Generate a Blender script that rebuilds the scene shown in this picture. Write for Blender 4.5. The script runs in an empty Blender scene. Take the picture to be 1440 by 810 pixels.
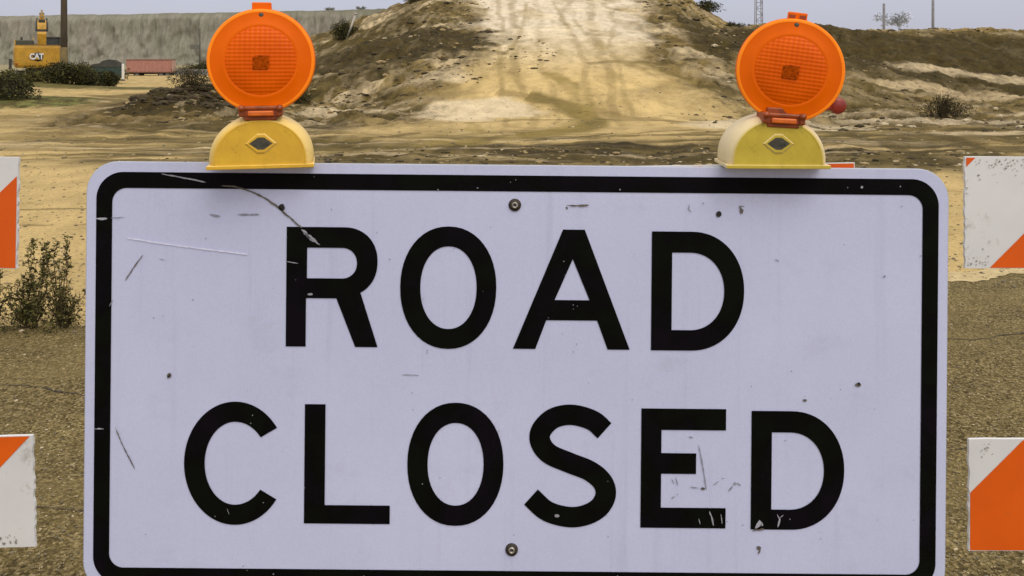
import bpy, bmesh, math, random
import numpy as np
from mathutils import Vector, Matrix
from mathutils.geometry import tessellate_polygon

random.seed(7)
R = math.radians
scene = bpy.context.scene
COL = scene.collection

F = 1150.0          # focal length in photo pixels
H = 1.70            # eye height
HZ = 85.0           # photo row of the horizon

# ------------------------------------------------------------------ materials
def new_mat(name):
    m = bpy.data.materials.new(name); m.use_nodes = True
    nt = m.node_tree
    return m, nt, nt.nodes['Principled BSDF']

def N(nt, typ, **kw):
    n = nt.nodes.new(typ)
    for k, v in kw.items():
        if k in n.inputs.keys() if hasattr(n.inputs, 'keys') else False:
            n.inputs[k].default_value = v
        else:
            setattr(n, k, v)
    return n

def ramp(nt, stops):
    r = nt.nodes.new('ShaderNodeValToRGB')
    cr = r.color_ramp
    while len(cr.elements) > 1: cr.elements.remove(cr.elements[-1])
    cr.elements[0].position = stops[0][0]; cr.elements[0].color = (*stops[0][1], 1)
    for p, c in stops[1:]:
        e = cr.elements.new(p); e.color = (*c, 1)
    return r

def noise_node(nt, vec, scale, detail=4, rough=.55, mapping=None):
    n = nt.nodes.new('ShaderNodeTexNoise')
    n.inputs['Scale'].default_value = scale
    n.inputs['Detail'].default_value = detail
    n.inputs['Roughness'].default_value = rough
    if mapping is not None:
        mp = nt.nodes.new('ShaderNodeMapping')
        mp.inputs['Scale'].default_value = mapping
        nt.links.new(vec, mp.inputs['Vector']); vec = mp.outputs[0]
    nt.links.new(vec, n.inputs['Vector'])
    return n

def mixc(nt, fac, a, b, mode='MIX'):
    m = nt.nodes.new('ShaderNodeMix'); m.data_type = 'RGBA'; m.blend_type = mode
    for sock, v in ((m.inputs[0], fac), (m.inputs[6], a), (m.inputs[7], b)):
        if isinstance(v, (int, float)): sock.default_value = v
        elif isinstance(v, tuple): sock.default_value = (*v, 1)
        else: nt.links.new(v, sock)
    return m.outputs[2]

def simple_mat(name, a, b=None, scale=20, rough=.6, metallic=0, bump=0.0, bscale=None, coord='Object', lo=.35, hi=.65, detail=5, mapping=None, spec=.5):
    m, nt, bs = new_mat(name)
    tc = nt.nodes.new('ShaderNodeTexCoord')
    v = tc.outputs[coord]
    if b is None: b = tuple(c*.7 for c in a)
    n = noise_node(nt, v, scale, detail, .6, mapping)
    r = ramp(nt, [(lo, a), (hi, b)])
    nt.links.new(n.outputs['Fac'], r.inputs[0])
    nt.links.new(r.outputs[0], bs.inputs['Base Color'])
    bs.inputs['Roughness'].default_value = rough
    bs.inputs['Metallic'].default_value = metallic
    bs.inputs['Specular IOR Level'].default_value = spec
    if bump:
        n2 = noise_node(nt, v, bscale or scale*3, 4)
        bp = nt.nodes.new('ShaderNodeBump'); bp.inputs['Strength'].default_value = bump
        bp.inputs['Distance'].default_value = .01
        nt.links.new(n2.outputs['Fac'], bp.inputs['Height'])
        nt.links.new(bp.outputs[0], bs.inputs['Normal'])
    return m

# ------------------------------------------------------------------ mesh builder
class MB:
    def __init__(s): s.v = []; s.f = []; s.m = []; s.s = []
    def add(s, vs, fs, mi=0, smooth=False):
        o = len(s.v); s.v += [tuple(v) for v in vs]
        for f in fs:
            s.f.append([i+o for i in f]); s.m.append(mi); s.s.append(smooth)
    def box(s, x0, x1, y0, y1, z0, z1, mi=0, bev=0, M=None):
        if bev:
            bm = bmesh.new(); bmesh.ops.create_cube(bm, size=1)
            for v in bm.verts:
                v.co = Vector(((x0+x1)/2+v.co.x*(x1-x0), (y0+y1)/2+v.co.y*(y1-y0), (z0+z1)/2+v.co.z*(z1-z0)))
            bmesh.ops.bevel(bm, geom=bm.edges[:], offset=bev, segments=2, affect='EDGES', profile=.5)
            bm.verts.index_update()
            vs = [v.co.copy() for v in bm.verts]; fs = [[v.index for v in f.verts] for f in bm.faces]; bm.free()
        else:
            vs = [Vector(p) for p in ((x0,y0,z0),(x1,y0,z0),(x1,y1,z0),(x0,y1,z0),(x0,y0,z1),(x1,y0,z1),(x1,y1,z1),(x0,y1,z1))]
            fs = [(0,3,2,1),(4,5,6,7),(0,1,5,4),(1,2,6,5),(2,3,7,6),(3,0,4,7)]
        if M: vs = [M @ v for v in vs]
        s.add(vs, fs, mi)
    def tube(s, pts, rad, n=8, mi=0, caps=True):
        pts = [Vector(p) for p in pts]
        if not isinstance(rad, (list, tuple)): rad = [rad]*len(pts)
        vs = []; prev = None
        for i, p in enumerate(pts):
            d = (pts[min(i+1, len(pts)-1)] - pts[max(i-1, 0)]).normalized()
            up = Vector((0, 0, 1)) if abs(d.z) < .9 else Vector((1, 0, 0))
            a = d.cross(up).normalized() if prev is None else (prev - d*prev.dot(d)).normalized()
            prev = a; b = d.cross(a)
            for k in range(n):
                t = 2*math.pi*k/n
                vs.append(p + (a*math.cos(t) + b*math.sin(t))*rad[i])
        fs = []
        for i in range(len(pts)-1):
            for k in range(n):
                fs.append((i*n+k, i*n+(k+1) % n, (i+1)*n+(k+1) % n, (i+1)*n+k))
        s.add(vs, fs, mi, True)
        if caps:
            s.add(vs[:n], [tuple(range(n))][::-1], mi); s.add(vs[-n:], [tuple(range(n))], mi)
    def lathe(s, prof, n=48, mi=0, M=None, smooth=True, axis='Y', mats=None):
        """prof: list of (radius, y) rings turned about the Y axis"""
        vs = []
        for r, y in prof:
            for k in range(n):
                t = 2*math.pi*k/n
                vs.append(Vector((r*math.cos(t), y, r*math.sin(t))))
        if M: vs = [M @ v for v in vs]
        for i in range(len(prof)-1):
            fs = [(i*n+k, i*n+(k+1) % n, (i+1)*n+(k+1) % n, (i+1)*n+k) for k in range(n)]
            o = len(s.v)
            if i == 0:
                base = o; s.v += [tuple(v) for v in vs]
            for f in fs:
                s.f.append([q+base for q in f]); s.m.append(mats[i] if mats else mi); s.s.append(smooth)
    def poly(s, loops, to3, mi=0):
        """flat polygon with holes; loops in 2D, to3 maps (x, y) -> 3D"""
        tri = tessellate_polygon([[Vector((p[0], p[1], 0)) for p in l] for l in loops])
        flat = [p for l in loops for p in l]
        s.add([to3(*p) for p in flat], [tuple(t) for t in tri], mi)
    def build_each(s, name, mats, parent=None):
        """one object per loose piece"""
        par = list(range(len(s.v)))
        def find(i):
            while par[i] != i: par[i] = par[par[i]]; i = par[i]
            return i
        for f in s.f:
            for q in f[1:]: par[find(q)] = find(f[0])
        groups = {}
        for k, f in enumerate(s.f): groups.setdefault(find(f[0]), []).append(k)
        res = []
        for ks in groups.values():
            m = MB(); mp = {}
            for k in ks:
                for q in s.f[k]:
                    if q not in mp: mp[q] = len(m.v); m.v.append(s.v[q])
                m.f.append([mp[q] for q in s.f[k]]); m.m.append(s.m[k]); m.s.append(s.s[k])
            res.append(m.build(name, mats, parent))
        return res
    def build(s, name, mats, parent=None, fixn=True):
        me = bpy.data.meshes.new(name)
        me.from_pydata(s.v, [], s.f)
        if not isinstance(mats, (list, tuple)): mats = [mats]
        for m in mats: me.materials.append(m)
        me.polygons.foreach_set('material_index', s.m)
        me.polygons.foreach_set('use_smooth', s.s)
        if fixn:
            bm = bmesh.new(); bm.from_mesh(me)
            bmesh.ops.remove_doubles(bm, verts=bm.verts, dist=1e-6)
            bmesh.ops.recalc_face_normals(bm, faces=bm.faces)
            bm.to_mesh(me); bm.free()
        me.update()
        o = bpy.data.objects.new(name, me); COL.objects.link(o)
        if parent: o.parent = parent
        return o

def thing(name, label, cat, loc=(0, 0, 0), rz=0, group=None, rot=None):
    o = bpy.data.objects.new(name, None); COL.objects.link(o)
    o.location = loc; o.rotation_euler = rot or (0, 0, rz)
    o.empty_display_size = .2
    o['label'] = label; o['category'] = cat
    if group: o['group'] = group
    return o

def struct(o): o['kind'] = 'structure'; return o

def catmull(P, n=10):
    P = [Vector(p) for p in P]; P = [P[0]*2-P[1]]+P+[P[-1]*2-P[-2]]; out = []
    for i in range(1, len(P)-2):
        for j in range(n):
            t_ = j/n; a, b, c, d = P[i-1], P[i], P[i+1], P[i+2]
            out.append(tuple(.5*((2*b)+(c-a)*t_+(2*a-5*b+4*c-d)*t_*t_+(-a+3*b-3*c+d)*t_**3)))
    out.append(tuple(P[-2])); return out
# ------------------------------------------------------------------ numpy noise
def _h(ix, iy, seed):
    n = (ix.astype(np.int64)*374761393 + iy.astype(np.int64)*668265263 + seed*1442695041) & 0xffffffff
    n = ((n ^ (n >> 13))*1274126177) & 0xffffffff
    n = n ^ (n >> 16)
    return (n & 0xffff)/65535.0
def vnoise(x, y, seed=0):
    ix = np.floor(x); iy = np.floor(y); fx = x-ix; fy = y-iy
    fx = fx*fx*(3-2*fx); fy = fy*fy*(3-2*fy)
    a = _h(ix, iy, seed); b = _h(ix+1, iy, seed); c = _h(ix, iy+1, seed); d = _h(ix+1, iy+1, seed)
    return (a*(1-fx)+b*fx)*(1-fy) + (c*(1-fx)+d*fx)*fy
def fbm(x, y, seed=0, octv=4):
    s = 0; a = .5; t = 0
    for i in range(octv):
        s = s + a*vnoise(x, y, seed+i*17); t += a; a *= .5
        x = x*2.03+11.3; y = y*2.03+5.7
    return s/t
def sst(a, b, x):
    t = np.clip((x-a)/(b-a), 0, 1); return t*t*(3-2*t)

# ------------------------------------------------------------------ terrain shape
def rampc(Y): return 2.0 + .03*(np.clip(Y, 20, 90)-26)
def rampw(Y): return 4.6 + .125*(np.clip(Y, 24, 64)-27)
def rubble(X, Y):
    """0..1: how broken the ground is"""
    u = np.abs(X-rampc(Y))/rampw(Y)
    wx = (fbm(X*.4, Y*.4, 101)-.5)
    onroad = (1-sst(.55, .85, u+wx*.3))*sst(22, 26, Y)
    cen = (1-sst(3.5, 6.5, np.abs(X-2.2)+wx*3))
    r = sst(12.0, 13.5, Y+wx*2)*(.25+.75*sst(19, 24, Y+wx*4))*(1-sst(80, 100, Y))*(1-cen*sst(16, 19, Y+wx*3)*(1-sst(30, 36, Y)))
    r = r*(1-onroad*.92)
    leftroad = (1-sst(-13.5, -11.5, X+(Y-24)*.24+wx*3))*sst(15, 18, Y)
    r = r*(1-leftroad*.85)
    r = r*(1-.9*(1-sst(-7, -4.5, X+wx*3))*(1-sst(15, 19, Y)))
    return r
def rnoise(X, Y): return fbm(X*1.25, Y*.85, 111, 5)
def relief(X, Y):
    r = rubble(X, Y); n = rnoise(X, Y); n2 = fbm(X*3.4, Y*2.2, 117, 3)
    ridg = 1-np.abs(2*fbm(X*.7, Y*.5, 121, 4)-1)*2.0
    return r*((n-.5)*.42+(n2-.5)*.13+(ridg-.55)*.16)+(1-r)*sst(10, 14, Y)*(1-sst(90, 110, Y))*((fbm(X*.8, Y*.5, 131, 4)-.5)*.07+(n2-.5)*.02)
def height(X, Y):
    X = np.asarray(X, float); Y = np.asarray(Y, float)
    n1 = fbm(X*.22, Y*.22, 3); n2 = fbm(X*.9, Y*.9, 9)
    base = (n1-.5)*.25*sst(12, 40, Y) + (n2-.5)*.07*sst(8, 16, Y)
    base = base + (fbm(X*.35, Y*1.6, 21)-.5)*.10*sst(11, 15, Y)*(1-sst(26, 34, Y))
    # haul ramp
    zr = 7.6*np.clip((Y-25)/41, 0, 1)**1.05
    zr = zr*(1-sst(70, 105, Y))
    c = rampc(Y); w = rampw(Y)
    wob = (fbm(X*.3, Y*.25, 33)-.5)*2.6 + (fbm(X*1.1, Y*.8, 35)-.5)*.9
    dl = np.maximum(c-w-X+wob*.5, 0); dr = np.maximum(X-c-w-wob*.5, 0)
    rz_ = zr - dl*(.22+.18*sst(38, 50, Y)) - dr*(.13+.44*sst(42, 54, Y))
    rz_ = rz_ + (n2-.5)*.25*sst(0, 1.5, dl+dr)*sst(26, 32, Y)
    # berm on the right
    crest = 3.75 + (fbm(X*.12, Y*.03, 44)-.5)*1.1
    zb = crest*sst(36, 55, Y+(fbm(X*.25, Y*.1, 45)-.5)*5)*sst(7.5, 13, X-(Y-38)*.05)*(1-sst(95, 140, Y))
    zb = zb + (n2-.5)*.22*sst(36, 44, Y)*sst(9, 13, X)*(1-sst(80, 90, Y))
    # spoil heap on the left flank of the ramp
    dx = (X+6.2)/6.0; dy = (Y-43.5)/6.5
    zs = 2.9*np.exp(-(dx*dx+dy*dy)*1.1) * (1+.25*(n1-.5))
    # low heap at left, and verge bank
    h1 = .75*np.exp(-(((X+11.0)/1.6)**2+((Y-28)/2.2)**2))*(1+.8*(n2-.5))
    h2 = .35*np.exp(-(((X+19.5)/3.5)**2+((Y-31)/4)**2))
    h3 = .5*np.exp(-(((X+29)/5)**2+((Y-47)/3)**2))
    z = np.maximum(np.maximum(base, rz_+base*.5), np.maximum(zb+base*.3, zs+base))
    z = z + relief(X, Y)
    return z + h1 + h2 + h3

def hz(x, y): return float(height(np.array([x]), np.array([y]))[0])

def at(px, py, Y):  # photo pixel + distance -> world point
    return ((px-720)*Y/F, Y, H-(py-HZ)*Y/F)

# ------------------------------------------------------------------ ground sheet
def make_ground():
    ys = [-14.0]
    while ys[-1] < 2.0: ys.append(ys[-1]+.4)
    while ys[-1] < 110: ys.append(ys[-1]*1.0072 if ys[-1] > 3 else ys[-1]+.03)
    while ys[-1] < 3000: ys.append(ys[-1]*1.06)
    ys = np.array(ys)
    ts = np.concatenate([-np.geomspace(9, .82, 40), np.linspace(-.81, .81, 760), np.geomspace(.82, 9, 40)])
    T, Yg = np.meshgrid(ts, ys)
    Xg = T*(np.maximum(Yg, 0)+6*np.exp(-np.maximum(Yg, 0)/6)+0.5)
    Zg = height(Xg, Yg)
    far = Yg > 150
    Zg = np.where(far, 0.0, Zg)
    X = Xg.ravel(); Y = Yg.ravel(); Z = Zg.ravel()
    nx = len(ts); ny = len(ys)
    # ---- soil colour (large scale)
    def c(*a): return np.array(a)
    tan = c(.50, .365, .155); pale = c(.62, .49, .29); dark = c(.050, .036, .010)
    olive = c(.118, .086, .023); mid = c(.265, .188, .064); green = c(.085, .085, .022); cream = c(.66, .55, .36)
    warpx = (fbm(X*.35, Y*.35, 50)-.5); warpy = (fbm(X*.35, Y*.35, 51)-.5)
    col = np.tile(tan, (len(X), 1))
    def lay(mask, colr):
        nonlocal col
        mask = np.clip(mask, 0, 1)[:, None]
        col = col*(1-mask) + colr*mask
    def ell(cx, cy, rx, ry, soft=.3, wa=1.0, seed=60, ws=.5):
        w_ = (fbm(X*ws, Y*ws, seed, 6)-.5)*2*wa + (fbm(X*2.4, Y*1.4, seed+5, 3)-.5)*.5
        d = np.sqrt(((X-cx)/rx)**2+((Y-cy)/ry)**2)+w_*.7
        return 1-sst(1-soft, 1+soft, d)
    streak = fbm(X*.28, Y*2.2, 70); streak2 = fbm(X*.16+40, Y*1.0, 71); patch = fbm(X*.30, Y*.22, 72, 5)
    # rutted belt in the middle distance
    belt = sst(12.2, 14.5, Y+warpy*3)*(1-sst(16.5, 20.5, Y+warpy*5-sst(4, 9, np.abs(X-1.5))*6))
    belt = belt*(.35+.65*sst(-13, -6, X+warpx*6))
    lay(belt*sst(.36, .56, streak)*.9, olive)
    lay(belt*sst(.52, .62, streak2)*.85, dark)
    lay(belt*sst(.54, .62, fbm(X*.5+20, Y*2.8, 170, 5))*.8, dark*.8)
    lay(sst(12, 12.8, Y+warpy*1.5)*(1-sst(13.8, 15.2, Y+warpy*2))*sst(-6, -3, X)*.75, olive*.8)
    lay(belt*sst(.60, .72, fbm(X*.3+9, Y*2.6, 73))*.5, pale)
    # right-hand flats
    rf = sst(5.5, 9.5, X-(Y-14)*.10+warpx*4)*sst(15, 19, Y)*(1-sst(60, 70, Y))
    lay(rf*.75, mid*.85)
    lay(rf*sst(.46, .60, fbm(X*.22, Y*1.1, 74))*.85, olive*.75)
    lay(rf*sst(.58, .66, fbm(X*.18+3, Y*1.0, 75))*(1-sst(36, 40, Y))*.95, pale*.95)
    lay(rf*sst(.50, .56, fbm(X*.4+3, Y*1.6, 175, 5))*sst(.45, .6, fbm(X*.15, Y*.3, 176))*(1-sst(36, 40, Y))*.9, pale)
    # left area between road and ramp
    lf = (1-sst(-5, -1.5, X+warpx*5-(Y-24)*.02))*sst(19, 23, Y+warpy*3)*sst(-15.5, -12, X+ (Y-24)*.22+warpx*3)
    lay(lf*.85, mid*.8)
    lay(lf*sst(.42, .56, patch)*.9, olive*.85)
    lay(lf*sst(.60, .68, fbm(X*.35, Y*.9, 76))*.9, pale)
    
    # left verge grass
    lay(ell(-19.3, 30.5, 3.6, 3.0, .2, .8, 93), green*1.1)
    lay(ell(-17, 37, 6.0, 2.2, .2, .9, 94)*.8, olive)
    lay(ell(-27, 48, 9.0, 4.0, .2, .6, 95)*.9, green*.8)
    lay(ell(-11, 27.6, 2.6, 3.0, .3, .7, 96), dark)
    # far yard left: pale tan
    # ramp: the driven strip
    cX = rampc(Y); w = rampw(Y)
    u = (X-cX+warpx*3.5)/w
    on = (1-sst(.50, .80, np.abs(u)+(fbm(X*1.2, Y*.5, 160, 4)-.5)*.35))*sst(20, 26, Y+warpx*5)
    up = sst(30, 46, Y)[:, None]
    flank = sst(27, 31, Y+warpy*3)*(1-sst(1.9, 2.6, np.abs(u)))*(1-sst(66, 72, Y))
    lay(flank*.9, mid)
    fn = fbm(X*.45, Y*.30, 77)
    lay(flank*sst(.46, .58, fn)*.85, olive)
    lay(flank*sst(.55, .66, fbm(X*.5+9, Y*.35, 78))*.9, pale)
    m_on = on[:, None]
    roadc = tan*1.16*(1-up) + c(.70, .60, .44)*up
    col = col*(1-m_on) + roadc*m_on
    lay(on*sst(.54, .70, fbm(X*.7, Y*.12, 79))*.35, mid)
    lay(on*sst(.58, .68, fbm(X*.9, Y*.10+3, 80))*.35*sst(38, 44, Y), cream*.95)
    # dark spoil on the left flank, dark face of the berm
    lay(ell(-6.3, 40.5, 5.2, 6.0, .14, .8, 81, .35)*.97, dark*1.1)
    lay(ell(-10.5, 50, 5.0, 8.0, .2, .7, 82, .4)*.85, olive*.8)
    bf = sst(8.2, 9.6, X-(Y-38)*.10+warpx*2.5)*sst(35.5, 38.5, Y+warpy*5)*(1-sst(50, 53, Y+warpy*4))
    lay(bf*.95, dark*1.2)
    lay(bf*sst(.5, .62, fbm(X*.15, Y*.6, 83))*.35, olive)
    bt = sst(9, 12, X)*sst(51, 54, Y+warpy*4)*(1-sst(70, 80, Y))
    lay(bt*.8, olive*1.0); lay(bt*sst(.5, .6, fbm(X*.2, Y*.5, 84)), mid*1.2)
    rb = rubble(X, Y); rn = rnoise(X, Y)
    fine = fbm(X*2.6, Y*1.1, 141, 4)
    lay(rb*sst(.53, .60, 1-rn)*.6, dark*1.5)
    lay(rb*sst(.58, .64, rn)*sst(.48, .62, fbm(X*.25, Y*.2, 142))*.6, pale*.75)
    lay(rb*sst(.55, .62, fine)*.45, olive*.8)
    lay(rb*sst(.61, .67, fbm(X*2.2+7, Y*.8, 143, 4))*.45, pale*.85)
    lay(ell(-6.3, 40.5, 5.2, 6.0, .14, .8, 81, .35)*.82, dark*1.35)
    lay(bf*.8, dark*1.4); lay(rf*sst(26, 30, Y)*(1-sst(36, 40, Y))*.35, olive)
    lay(lf*sst(.48, .6, fbm(X*.5, Y*.3, 145))*.45*sst(24, 27, Y), dark*1.6)
    lay((1-rb)*sst(.54, .64, fbm(X*2.4, Y*.7, 144, 4))*sst(13, 16, Y)*.25, mid)
    grs = ell(-19.3, 30.5, 3.8, 3.2, .2, .8, 93)
    lay(grs*sst(.5, .56, fbm(X*4, Y*2, 177, 3)), green*1.9); lay(grs*sst(.5, .58, fbm(X*5, Y*2.4, 178, 3))*.8, dark*1.3)
    for uu, ww, kk in ((-.34, .045, .5), (-.16, .035, .35), (.10, .04, .45), (.28, .05, .5), (-.46, .03, .5), (.42, .03, .4)):
        dd = np.abs((X-cX)/w-uu+(fbm(X*0+uu*30, Y*.12, 150)-.5)*.22+(fbm(X*2, Y*1.0, 151)-.5)*.05)
        lay((1-sst(ww*.4, ww, dd))*sst(19, 23, Y)*(1-sst(66, 70, Y))*kk*(.3+.7*fbm(X*.6, Y*.5, 152))*1.3, mid*.85)
    lay(on*sst(.54, .68, fbm(X*1.3, Y*.35, 153, 5))*.34, mid)
    lay(on*sst(.56, .66, fbm(X*.5+5, Y*.6, 154, 5))*sst(33, 42, Y)*.5, cream*1.1)
    # tyre arc and ruts
    def arc(cx, cy, r, wd, a0, a1, colr, k=.6):
        d = np.abs(np.hypot(X-cx, (Y-cy)*.55)-r)+ (fbm(X*1.5, Y*.8, 85)-.5)*.25
        ang = np.degrees(np.arctan2((Y-cy)*.55, X-cx))
        m = (1-sst(wd*.4, wd, d))*((ang > a0) & (ang < a1))
        lay(m*k, colr)
    arc(-.4, 23.5, 2.7, .6, -80, 70, olive*1.6, .95)
    arc(.3, 23, 1.9, .22, -70, 60, olive*1.2, .6)
    arc(2.2, 30, 5.0, .18, 150, 235, olive*1.2, .5)
    arc(4.6, 27, 4.2, .2, 20, 110, olive*1.2, .55)
    arc(-3, 12, 9.5, .35, 20, 75, mid*.75, .55)
    arc(2, 12, 6.5, .22, 10, 120, olive, .5)
    arc(4.5, 17.5, 3.2, .25, -90, 80, dark*1.5, .7)
    arc(6.8, 18.0, 2.6, .2, -120, 60, dark*1.5, .6)
    for x0, y0, x1, y1, wd in ((-4.2, 14.8, -2.2, 19, .22), (-1.6, 14.2, -.2, 18.5, .25), (-8, 15.5, -4, 16.4, .15),
                               (0.2, 17.2, 4.5, 20.2, .14), (-12, 13.4, -6, 14.6, .14), (1.5, 15.8, 9.5, 16.4, .16),
                               (3, 18.6, 10, 18.2, .2), (-9, 9.1, -3, 9.5, .05), (-9, 8.3, -2, 8.55, .04)):
        dx, dy = x1-x0, y1-y0; L = math.hypot(dx, dy)
        s = ((X-x0)*dx+(Y-y0)*dy)/L; d = np.abs((X-x0)*dy-(Y-y0)*dx)/L
        m = (1-sst(wd*.5, wd, d+(fbm(X*2, Y*2, 86)-.5)*wd))*(s > 0)*(s < L)
        lay(m*.65, dark*1.6)
    lay(ell(-1.3, 25.5, 1.9, 2.2, .25, .8, 91)*.9, c(.64, .52, .33))
    lay(ell(-5.6, 26.5, 1.5, 1.1, .25, .8, 92)*.9, c(.60, .48, .29))
    lay(ell(-3.6, 31.5, 1.2, 1.0, .25, .9, 97)*.8, c(.60, .48, .29))
    lay(ell(7.0, 21.5, 2.0, 1.6, .25, .8, 98)*.85, c(.64, .52, .33))
    lay(ell(11.5, 22.5, 2.4, .8, .25, .9, 99)*.85, c(.62, .50, .32))
    lay(ell(22.5, 41, 3.6, 1.2, .25, .9, 89)*.85, c(.60, .48, .29))
    lay(ell(19.5, 35, 4.0, 1.2, .25, .9, 90)*.8, c(.58, .45, .26))
    def trail(P, wd, k, colr):
        P = catmull(P, 8); m = np.zeros(len(X)); sel = (Y > P_min(P)-2) & (Y < P_max(P)+2) & (np.abs(X) < 30)
        xs_, ys_ = X[sel], Y[sel]; best = np.full(len(xs_), 9.0)
        for (xa, ya), (xb, yb) in zip(P[:-1], P[1:]):
            dx, dy = xb-xa, yb-ya; L2 = dx*dx+dy*dy+1e-9
            t_ = np.clip(((xs_-xa)*dx+(ys_-ya)*dy)/L2, 0, 1)
            best = np.minimum(best, np.hypot(xs_-xa-dx*t_, (ys_-ya-dy*t_)*.6))
        best = best+(fbm(xs_*1.6, ys_*1.0, 190, 4)-.5)*wd*1.2
        m[sel] = (1-sst(wd*.35, wd, best))*(.45+.55*sst(.3, .6, fbm(xs_*.7, ys_*.5, 191)))
        lay(m*k, colr)
    def P_min(P): return min(p[1] for p in P)
    def P_max(P): return max(p[1] for p in P)
    trail([(-4.5, 15.2), (-1.6, 16.4), (.2, 18.4), (1.6, 21.5), (2.35, 25.5), (2.2, 29.5), (1.5, 32)], .48, .8, olive*2.1)
    trail([(-1.0, 22.5), (-.9, 19.6), (.3, 18.2), (1.3, 19)], .22, .5, olive*2.1)
    trail([(-1, 16.2), (3, 17.2), (6.5, 18.0), (8.2, 19.6), (7.6, 21.6), (6.6, 22.2)], .16, .85, dark*2.2)
    trail([(1, 17.6), (4, 18.9), (6.6, 19.6), (10, 19.2), (14, 18.8)], .14, .75, dark*2.5)
    trail([(-9, 14.6), (-4, 15.4), (0, 15.9), (5, 15.4)], .14, .7, dark*2.5)
    trail([(-9, 17.8), (-5, 17.0), (-2, 17.8), (.5, 20)], .16, .55, olive*1.6)
    trail([(5, 36), (6.6, 31), (7.4, 27), (6.9, 24)], .25, .6, olive*1.7)
    trail([(6.4, 38), (8.6, 35), (9.8, 31), (10.2, 27)], .3, .6, dark*2.5)
    trail([(3.6, 48), (3.9, 42), (4.6, 36), (5.6, 31)], .2, .5, mid)
    trail([(1.0, 56), (.7, 48), (.2, 40), (-.8, 33)], .2, .5, mid)
    trail([(2.8, 60), (2.9, 52), (3.1, 44), (3.4, 36)], .16, .4, mid)
    # far plain
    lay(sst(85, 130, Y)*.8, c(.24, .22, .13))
    # overall unevenness
    k = .82 + .36*fbm(X*1.7, Y*1.7, 88)
    col = np.clip(col*k[:, None], 0, .8)
    me = bpy.data.meshes.new('ground')
    idx = np.arange(nx*ny).reshape(ny, nx)
    q = np.stack([idx[:-1, :-1], idx[:-1, 1:], idx[1:, 1:], idx[1:, :-1]], -1).reshape(-1, 4)
    me.vertices.add(len(X)); me.vertices.foreach_set('co', np.stack([X, Y, Z], -1).astype(np.float32).ravel())
    me.loops.add(q.size); me.loops.foreach_set('vertex_index', q.ravel().astype(np.int32))
    me.polygons.add(len(q)); me.polygons.foreach_set('loop_start', np.arange(0, q.size, 4, dtype=np.int32))
    me.polygons.foreach_set('loop_total', np.full(len(q), 4, dtype=np.int32))
    me.polygons.foreach_set('use_smooth', np.ones(len(q), dtype=bool))
    me.update(calc_edges=True)
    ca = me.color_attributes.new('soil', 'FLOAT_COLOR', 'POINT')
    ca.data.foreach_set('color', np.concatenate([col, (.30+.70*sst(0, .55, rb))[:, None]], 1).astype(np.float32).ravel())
    # material
    m, nt, bs = new_mat('bare_soil')
    at_ = nt.nodes.new('ShaderNodeAttribute'); at_.attribute_name = 'soil'
    tc = nt.nodes.new('ShaderNodeTexCoord'); v = tc.outputs['Object']
    n1 = noise_node(nt, v, 1.0, 9, .74, (2.4, 1.2, 2))
    r1 = ramp(nt, [(.34, (.42, .39, .33)), (.49, (1, 1, 1)), (.66, (1.36, 1.34, 1.28))])
    nt.links.new(n1.outputs['Fac'], r1.inputs[0])
    c1 = mixc(nt, at_.outputs['Alpha'], at_.outputs['Color'], r1.outputs[0], 'MULTIPLY')
    n2 = noise_node(nt, v, 22, 6, .7)
    r2 = ramp(nt, [(.32, (.62, .60, .55)), (.55, (1.05, 1.05, 1.05)), (.75, (1.3, 1.28, 1.22))])
    nt.links.new(n2.outputs['Fac'], r2.inputs[0])
    c2 = mixc(nt, .7, c1, r2.outputs[0], 'MULTIPLY')
    n4 = noise_node(nt, v, 1.6, 9, .75, (1.5, 1.5, 1))
    r4 = ramp(nt, [(.56, (1, 1, 1)), (.66, (.42, .38, .30))])
    nt.links.new(n4.outputs['Fac'], r4.inputs[0])
    c2 = mixc(nt, .55, c2, r4.outputs[0], 'MULTIPLY')
    nt.links.new(c2, bs.inputs['Base Color'])
    bs.inputs['Roughness'].default_value = .95
    bs.inputs['Specular IOR Level'].default_value = .15
    n3 = noise_node(nt, v, 2.2, 9, .72, (1.6, 1.2, 1))
    bp = nt.nodes.new('ShaderNodeBump'); bp.inputs['Strength'].default_value = 1.0; bp.inputs['Distance'].default_value = .26
    nt.links.new(n3.outputs['Fac'], bp.inputs['Height']); nt.links.new(at_.outputs['Alpha'], bp.inputs['Strength'])
    bp2 = nt.nodes.new('ShaderNodeBump'); bp2.inputs['Strength'].default_value = .6; bp2.inputs['Distance'].default_value = .02
    nt.links.new(n2.outputs['Fac'], bp2.inputs['Height']); nt.links.new(bp.outputs[0], bp2.inputs['Normal'])
    nt.links.new(bp2.outputs[0], bs.inputs['Normal'])
    me.materials.append(m)
    o = bpy.data.objects.new('ground', me); COL.objects.link(o); struct(o)
make_ground()

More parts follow.
